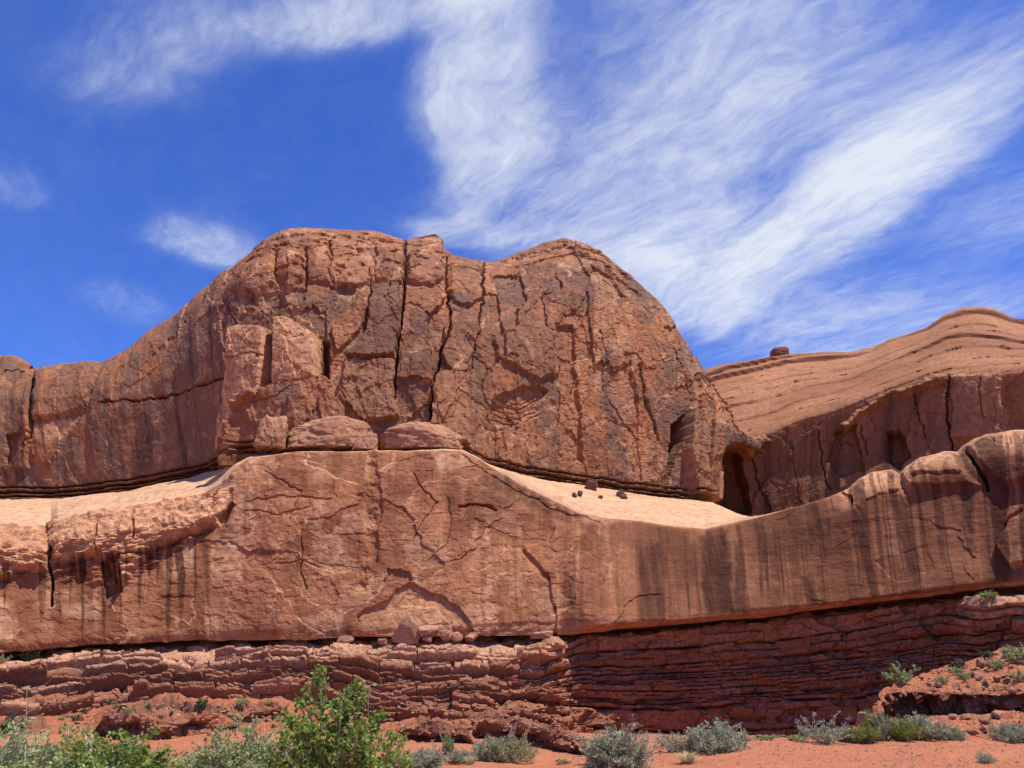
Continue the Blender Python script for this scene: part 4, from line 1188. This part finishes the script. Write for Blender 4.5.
def bush(seed, n_st, n_lf, leaf, aspect, flat=.55, fan=1.15, up=.7, inner=.35, lump=.35):
    """a mound of stems and leaves, 1 wide; returns leaf quads and stem quads"""
    g = np.random.default_rng(seed)
    st = []; paths = []
    for i in range(n_st):
        az = g.uniform(0, 2 * math.pi); el = math.pi / 2 - fan * math.sqrt(g.uniform(0, 1))
        ln = g.uniform(.72, 1.05) * (1 + lump * math.sin(2 * az + seed) * .4 + lump * g.normal() * .25)
        tip = np.array([math.cos(az) * math.cos(el) * .5 * ln, math.sin(az) * math.cos(el) * .5 * ln, max(.12, math.sin(el)) * flat * ln])
        b0 = np.array([math.cos(az), math.sin(az), 0]) * .05 * g.uniform(0, 1)
        m1 = b0 + (tip - b0) * .45 + np.array([0, 0, -.04]) + g.normal(size=3) * .02
        p = np.array([b0, m1, b0 + (tip - b0) * .78 + g.normal(size=3) * .02, tip])
        paths.append(p); tube(p, .010, .003, st, 3)
        for q in range(3):
            a = p[1] + (p[3] - p[1]) * g.uniform(.1, .9); e = a + (tip - b0) * g.uniform(.12, .25) + g.normal(size=3) * .07
            e[2] = max(e[2], .02); tube([a, (a + e) / 2 + g.normal(size=3) * .008, e], .004, .0015, st, 3); paths.append(np.array([a, a * .6 + e * .4, a * .3 + e * .7, e]))
    paths = np.array(paths)
    k = g.integers(0, len(paths), n_lf); t = inner + (1 - inner) * g.uniform(0, 1, n_lf) ** .7
    seg = np.clip((t * 3).astype(int), 0, 2); fr = (t * 3 - seg)[:, None]
    C = paths[k, seg] * (1 - fr) + paths[k, seg + 1] * fr + g.normal(size=(n_lf, 3)) * .022
    C[:, 2] = np.maximum(C[:, 2], .01)
    D = (paths[k, 3] - paths[k, 0]) + g.normal(size=(n_lf, 3)) * .25 + np.array([0, 0, up * .4])
    L = leaf * g.uniform(.6, 1.4, n_lf)
    return leaves(C, D, L, L * aspect, g), np.array(st)


def tuft(seed, n, h=.8, spread=.5):
    g = np.random.default_rng(seed); out = []
    for i in range(n):
        az = g.uniform(0, 6.283); r = g.uniform(0, .16); l = g.uniform(.5, 1) * h; o = g.uniform(.1, spread)
        b = np.array([math.cos(az) * r, math.sin(az) * r, 0]); m = b + [math.cos(az) * o * .4, math.sin(az) * o * .4, l * .65]; t = b + [math.cos(az) * o, math.sin(az) * o, l]
        s = np.array([-math.sin(az), math.cos(az), 0]) * .011
        out.append([b - s, b + s, m + s * .8, m - s * .8]); out.append([m - s * .8, m + s * .8, t + s * .15, t - s * .15])
    return np.array(out)


KINDS = {}


def kind(name):
    """two or three meshes per kind, shared by its plants"""
    if name in KINDS: return KINDS[name]
    spec = {
        'sage': (M_SAGE, [bush(s, 90, 11000, .044, .30, .52, 1.3, .8, .3) for s in (1, 2, 3)]),
        'olive': (M_SAGE_Y, [bush(s, 60, 4600, .055, .22, .55, 1.25, 1.0, .3) for s in (4, 5)]),
        'grey': (M_GREY, [bush(s, 110, 15000, .034, .40, .62, 1.25, .6, .3, .5) for s in (6, 7, 8)]),
        'green': (M_GREEN, [bush(s, 100, 10000, .042, .5, .6, 1.25, .6, .3, .5) for s in (9, 10)]),
        'ephedra': (M_EPHED, [bush(s, 90, 3600, .16, .07, .75, 1.05, 1.6, .15, .3) for s in (11, 12)]),
        'dark': (M_DARKG, [bush(s, 30, 1500, .085, .5, .62, 1.2, .6, .2, .5) for s in (13, 14, 15)]),
        'small': (M_GREY, [bush(s, 30, 1500, .085, .5, .66, 1.2, .6, .2, .5) for s in (16, 17, 18)]),
        'leggy': (M_SAGE, [bush(s, 46, 2600, .060, .26, .62, 1.25, 1.2, .35, .6) for s in (19, 20)]),
        'grass': (M_DRY, [(tuft(s, 150), None) for s in (21, 22)]),
    }[name]
    KINDS[name] = []
    for lf, st in spec[1]:
        a = quads_obj("foliage", lf, spec[0]); b = quads_obj("stems", st, M_TWIG) if st is not None else None
        ma = a.data; mb = b.data if b else None
        bpy.data.objects.remove(a)
        if b: bpy.data.objects.remove(b)
        KINDS[name].append((ma, mb))
    return KINDS[name]


NPL = [0]


def plant(name, label, cat, knd, px, base, w, h, group=None, Y=None, parts=True):
    """stand a plant on the ground at (px, base), w by h pixels large there"""
    if Y is None: loc = hit(px, base)
    else:
        x = float(pt(px, base, Y)[0]); loc = drop(x, Y, 5.0)
    k = m_per_px(loc)
    NPL[0] += 1
    ms = kind(knd); ma, mb = ms[NPL[0] % len(ms)]
    zs = max(v.co.z for v in ma.vertices) if "top" not in ma else ma["top"]
    ma["top"] = zs
    if "wide" not in ma:
        co = np.array([v.co[:2] for v in ma.vertices]); ma["wide"] = float(np.percentile(np.abs(co), 97.5) * 2)
    W = w * k / ma["wide"]
    sc = (W, W, h * k / zs)
    if parts and mb:
        o = bpy.data.objects.new(name, None); COL.objects.link(o)
        link("foliage", ma, o); link("stems", mb, o)
    else:
        o = link(name, ma)
    o.location = loc; o.scale = sc; o.rotation_euler = (0, 0, NPL[0] * 1.7)
    tag(o, label, cat, group)
    return o


def leafy_shrub():
    """the tall broad leaved shrub in front: bare grey stems, leaf clusters up each of them"""
    g = np.random.default_rng(77)
    Yc = 10.0
    x0 = float(pt(335, 768, Yc)[0]); base = drop(x0, Yc, 4.0)
    tips = [(318, 671), (303, 699), (284, 718), (340, 700), (366, 682), (352, 690), (386, 712), (398, 738), (277, 742), (330, 716), (311, 730), (360, 728), (376, 744), (290, 748), (345, 738), (325, 748), (392, 758), (300, 728), (334, 760), (365, 760), (402, 762), (272, 764)]
    st = []; C = []; D = []; tw = []
    for px, py in tips:
        yy = Yc + g.uniform(-.45, .45)
        tip = pt(px, py, yy) - np.array(base)
        b0 = np.array([g.normal() * .10, g.normal() * .10, -.05])
        m = b0 + (tip - b0) * .5 + np.array([(tip[0] - b0[0]) * .12, g.normal() * .05, .02])
        p = [b0, m, b0 + (tip - b0) * .8 + g.normal(size=3) * .015, tip]
        tube(p, .014, .004, st, 5)
        p = np.array(p)
        for q in range(34):
            t = g.uniform(.22, 1.0); seg = min(int(t * 3), 2); f_ = t * 3 - seg
            a = p[seg] * (1 - f_) + p[seg + 1] * f_
            e = a + np.array([g.normal() * .085, g.normal() * .085, abs(g.normal()) * .07 + .02]) * (1.25 - .6 * t)
            tube([a, (a + e) / 2 + g.normal(size=3) * .008, e], .004, .002, tw, 3)
            n = g.integers(9, 18)
            if g.uniform() < .16: n = 1
            C.append(e + g.normal(size=(n, 3)) * .030); D.append(g.normal(size=(n, 3)) + np.array([0, 0, .5]) + (e - a) * 6)
    for q in range(26):                                   # dead grey twigs
        a = np.array([g.normal() * .12, g.normal() * .10, 0]); e = np.array([g.normal() * .38, g.normal() * .3, g.uniform(.6, 1.35)])
        if q < 6: e = pt(g.uniform(342, 372), g.uniform(680, 700), Yc + g.uniform(-.2, .2)) - np.array(base)
        tube([a, (a + e) / 2 + g.normal(size=3) * .05, e], .008, .002, tw, 3)
    C = np.concatenate(C); D = np.concatenate(D)
    L = .056 * g.uniform(.6, 1.35, len(C))
    lv = leaves(C, D, L, L * .62, g)
    o = bpy.data.objects.new("leafy_shrub", None); COL.objects.link(o); o.location = base
    quads_obj("foliage", lv, M_GREEN, o); quads_obj("stems", np.array(st), M_TWIG, o); quads_obj("twigs", np.array(tw), M_TWIG, o)
    tag(o, "tall bright green broad leaved shrub with bare grey stems in the foreground", "shrub")


def flower_stalk(label, px, base, top, Y):
    g = np.random.default_rng(int(px)); x = float(pt(px, base, Y)[0]); loc = drop(x, Y, 5.0)
    t = pt(px + 2, top, Y) - np.array(loc); st = []
    tube([np.zeros(3), t * .5 + [.03, 0, 0], t], .012, .004, st, 4)
    for i in range(14):
        a = t * g.uniform(.35, 1); tube([a, a + g.normal(size=3) * .06 + [0, 0, .05]], .006, .002, st, 3)
    o = quads_obj("dry_stalk", np.array(st), M_DRY); o.location = loc
    tag(o, label, "dry stalk")


def plants():
    leafy_shrub()
    g = "foreground bushes at the lower left"
    plant("desert_bush", "grey green bush in the lower left corner mixed with pale twigs", "bush", 'grey', 14, 768, 165, 90, g, Y=10.0)
    plant("desert_bush", "leafy yellow green bush right of the corner bush", "bush", 'green', 92, 768, 140, 72, g, Y=10.6)
    plant("desert_bush", "low thin green bush tapering off right of the leafy yellow green bush", "bush", 'grey', 138, 770, 70, 50, g, Y=11.2)
    plant("desert_bush", "broad grey green bush touching the left of the tall leafy shrub", "bush", 'grey', 246, 768, 120, 76, g, Y=11.5)
    plant("desert_bush", "low pale grey bush sloping left of the broad grey green bush", "bush", 'sage', 205, 772, 60, 42, g, Y=11.8)
    g = "foreground brush at the bottom centre"
    plant("desert_bush", "small dark green grey bush right of the tall leafy shrub", "bush", 'sage', 422, 773, 44, 25, g, Y=14.2)
    plant("desert_bush", "thin sprig of green leaves between the small dark bush and the two toned pair", "sprig", 'small', 448, 768, 14, 24, g, Y=15.5)
    plant("desert_bush", "tiny grey bush left of the two toned bush pair", "bush", 'sage', 462, 770, 26, 16, g, Y=15)
    plant("desert_bush", "grey brown half of the two toned bush pair", "bush", 'sage', 494, 770, 40, 33, g, Y=15.4)
    plant("desert_bush", "olive yellow half of the two toned bush pair", "bush", 'olive', 513, 770, 40, 31, g, Y=15.2)
    plant("grass_tuft", "straw coloured grass at the foot of the two toned bush pair", "grass tuft", 'grass', 470, 768, 16, 10, Y=14.6)
    g = "sagebrush along the wash"
    plant("sagebrush", "largest round silvery sagebrush standing in front of the shadow edge", "sagebrush", 'sage', 619, 780, 76, 53, g, Y=14.2)
    plant("sagebrush", "low spreading sagebrush left of the wide grey one", "sagebrush", 'leggy', 677, 757, 46, 22, g, Y=16.8)
    plant("sagebrush", "wide grey sagebrush with bare trunks showing at its foot", "sagebrush", 'sage', 717, 757, 68, 34, g, Y=16.8)
    plant("sagebrush", "tiny sagebrush alone on red soil between two bigger bushes", "sagebrush", 'small', 563, 764, 14, 7, g, parts=False)
    plant("sagebrush", "ragged upright sagebrush with dead stems beside the bright shrubs", "sagebrush", 'leggy', 826, 749, 42, 30, g, Y=18.2)
    plant("sagebrush", "small grey bush tucked behind the ragged upright sagebrush", "sagebrush", 'sage', 845, 743, 22, 16, g, Y=19.2)
    plant("sagebrush", "low pale clump fading left of the ragged upright sagebrush", "sagebrush", 'small', 798, 746, 22, 8, g, Y=19.0, parts=False)
    plant("sagebrush", "tiny pale clump at the far left of the wash lip", "sagebrush", 'small', 768, 748, 24, 6, g, Y=18.9, parts=False)
    plant("sagebrush", "big silver bush behind the bright green shrubs", "sagebrush", 'sage', 920, 738, 58, 27, g, Y=19.9)
    plant("sagebrush", "round grey bush right of the big silver bush", "sagebrush", 'sage', 953, 736, 24, 17, g, Y=19.4)
    plant("sagebrush", "grey sagebrush on a short trunk at the right edge", "sagebrush", 'sage', 1011, 735, 34, 21, g, Y=19.0)
    plant("sagebrush", "pale low bush at the bottom of the red soil on the right", "sagebrush", 'leggy', 987, 770, 26, 12, g, Y=14.6)
    plant("grass_tuft", "yellow grass tuft under the low spreading sagebrush", "grass tuft", 'grass', 688, 769, 30, 12, Y=14.6)
    g = "bright green shrubs on the soil lip"
    plant("green_shrub", "round bright green shrub at the left of its trio", "shrub", 'ephedra', 864, 743, 30, 20, g, Y=18.9)
    plant("green_shrub", "tall yellowish green shrub rising behind its trio", "shrub", 'ephedra', 879, 738, 26, 34, g, Y=19.6)
    plant("green_shrub", "dark edged bright green shrub at the right of its trio", "shrub", 'ephedra', 905, 743, 30, 26, g, Y=18.9)
    plant("sagebrush", "dead grey bush caught between the bright green shrubs", "sagebrush", 'leggy', 886, 742, 28, 32, "sagebrush along the wash", Y=19.2)
    g = "small shrubs on the slope at the right"
    for lab, k_, px, py, w, h in [
        ("bright grey green shrub at the slope's left tip against shadow", 'small', 902, 686, 26, 24), ("dark small shrub in shade left of the slope's tip", 'dark', 879, 681, 10, 8),
        ("low green shrub left on the lit slope", 'small', 941, 684, 15, 9), ("dark shrub at the shadow line on the slope", 'dark', 958, 668, 16, 9),
        ("green shrub just below the dark shrub at the shadow line", 'small', 957, 674, 16, 9), ("round green shrub in the middle of the slope", 'small', 964, 681, 13, 10),
        ("dark shrub in the shade above the middle of the slope", 'dark', 988, 658, 14, 8), ("large round shrub high on the slope", 'small', 995, 670, 18, 15),
        ("biggest shrub at the top right of the slope", 'small', 1017, 663, 26, 20), ("round shrub under the biggest one by the right edge", 'small', 1019, 682, 12, 14),
        ("small dark shrub low in the middle of the slope", 'dark', 986, 688, 8, 9), ("tiny dark bush low on the slope by the right edge", 'dark', 1007, 684, 8, 6)]:
        plant("slope_shrub", lab, "shrub", k_, px, py, w, h, g, parts=w > 13)
    g = "tiny shrubs by the rock ledges"
    for lab, k_, px, py, w, h in [
        ("green shrub on top of the ledge at the right under the cliff", 'small', 988, 598, 18, 8), ("tiny green shrub left of the ledge top shrub on the right", 'small', 969, 600, 8, 5),
        ("pale shrub on the ledge at the cliff foot far left", 'small', 30, 661, 20, 14), ("tiny grey shrub at the left picture edge on the ledge", 'small', 3, 663, 10, 9),
        ("tiny dark shrub on the ledge face at the left", 'dark', 101, 654, 8, 4),
        ("dark round shrub at the foot of the ledges on red soil", 'dark', 201, 709, 13, 13), ("grey green low shrub on the red soil right of the dark round one", 'small', 242, 706, 14, 9),
        ("small dark shrub on the red soil at the left", 'dark', 76, 722, 11, 9), ("tiny green shrub on the soil near the small dark one", 'small', 127, 714, 9, 7),
        ("tiny grey shrub between the ledge foot shrubs and the tall leafy shrub", 'small', 267, 705, 7, 5), ("tiny sprout below the dark round ledge foot shrub", 'small', 217, 713, 6, 6),
        ("faint tiny sprout left of the dark round ledge foot shrub", 'small', 148, 707, 8, 5),
        ("tiny pale bush in the dark niche beside the butte", 'small', 747, 513, 9, 6)]:
        plant("ledge_shrub", lab, "shrub", k_, px, py, w, h, g, parts=False)
    plant("desert_bush", "dark grey bush standing behind the corner bush at far left", "bush", 'dark', 10, 735, 24, 26, Y=20.0)
    rs = random.Random(9)
    for i in range(22):
        px, py = (rs.uniform(60, 300), rs.uniform(704, 735)) if i < 15 else (rs.uniform(390, 590), rs.uniform(728, 760))
        plant("desert_sprig", "tiny grey green sprig on the red slope under the ledges", "sprig", 'small' if i % 3 else 'dark', px, py, rs.uniform(4, 9), rs.uniform(3, 6), "tiny sprigs on the red slope", parts=False)
    flower_stalk("bent straw coloured stalk rising above the lower left corner bush", 25, 760, 688, 13.0)


M_BLOCK = rock_mat("rim_block_sandstone", (0.40, 0.20, 0.11), (0.34, 0.165, 0.09), (0.20, 0.10, 0.065), (0.48, 0.28, 0.165), (0.08, 0.04, 0.03), bed=.3, streak=.3, bump=.6, attr=False, fine=1.4)
M_KNOB = rock_mat("dark_cap_sandstone", (0.24, 0.11, 0.07), (0.19, 0.09, 0.06), (0.13, 0.07, 0.055), (0.3, 0.16, 0.1), (0.06, 0.03, 0.03), bed=.4, streak=.1, bump=.6, attr=False)
M_PALE = rock_mat("pale_fallen_stone", (0.44, 0.235, 0.145), (0.37, 0.18, 0.11), (0.26, 0.13, 0.09), (0.52, 0.33, 0.23), (0.1, 0.05, 0.04), bed=.2, streak=.1, bump=.6, attr=False, fine=3)
low_ledge("long low broken ledge crossing the red slope left of the tall leafy shrub", [(84, 736), (120, 739), (150, 741), (175, 739), (213, 731), (250, 724), (292, 716)], .42)
low_ledge("short low ledge on the red slope just right of the tall leafy shrub", [(384, 744), (410, 741), (440, 742), (478, 745)], .25)
low_ledge("low broken ledge on the red slope beside the shadow edge", [(468, 737), (510, 743), (560, 752), (592, 757)], .34)
bpy.context.view_layer.update()
DG = bpy.context.evaluated_depsgraph_get()
gravel()
near_objects()
plants()
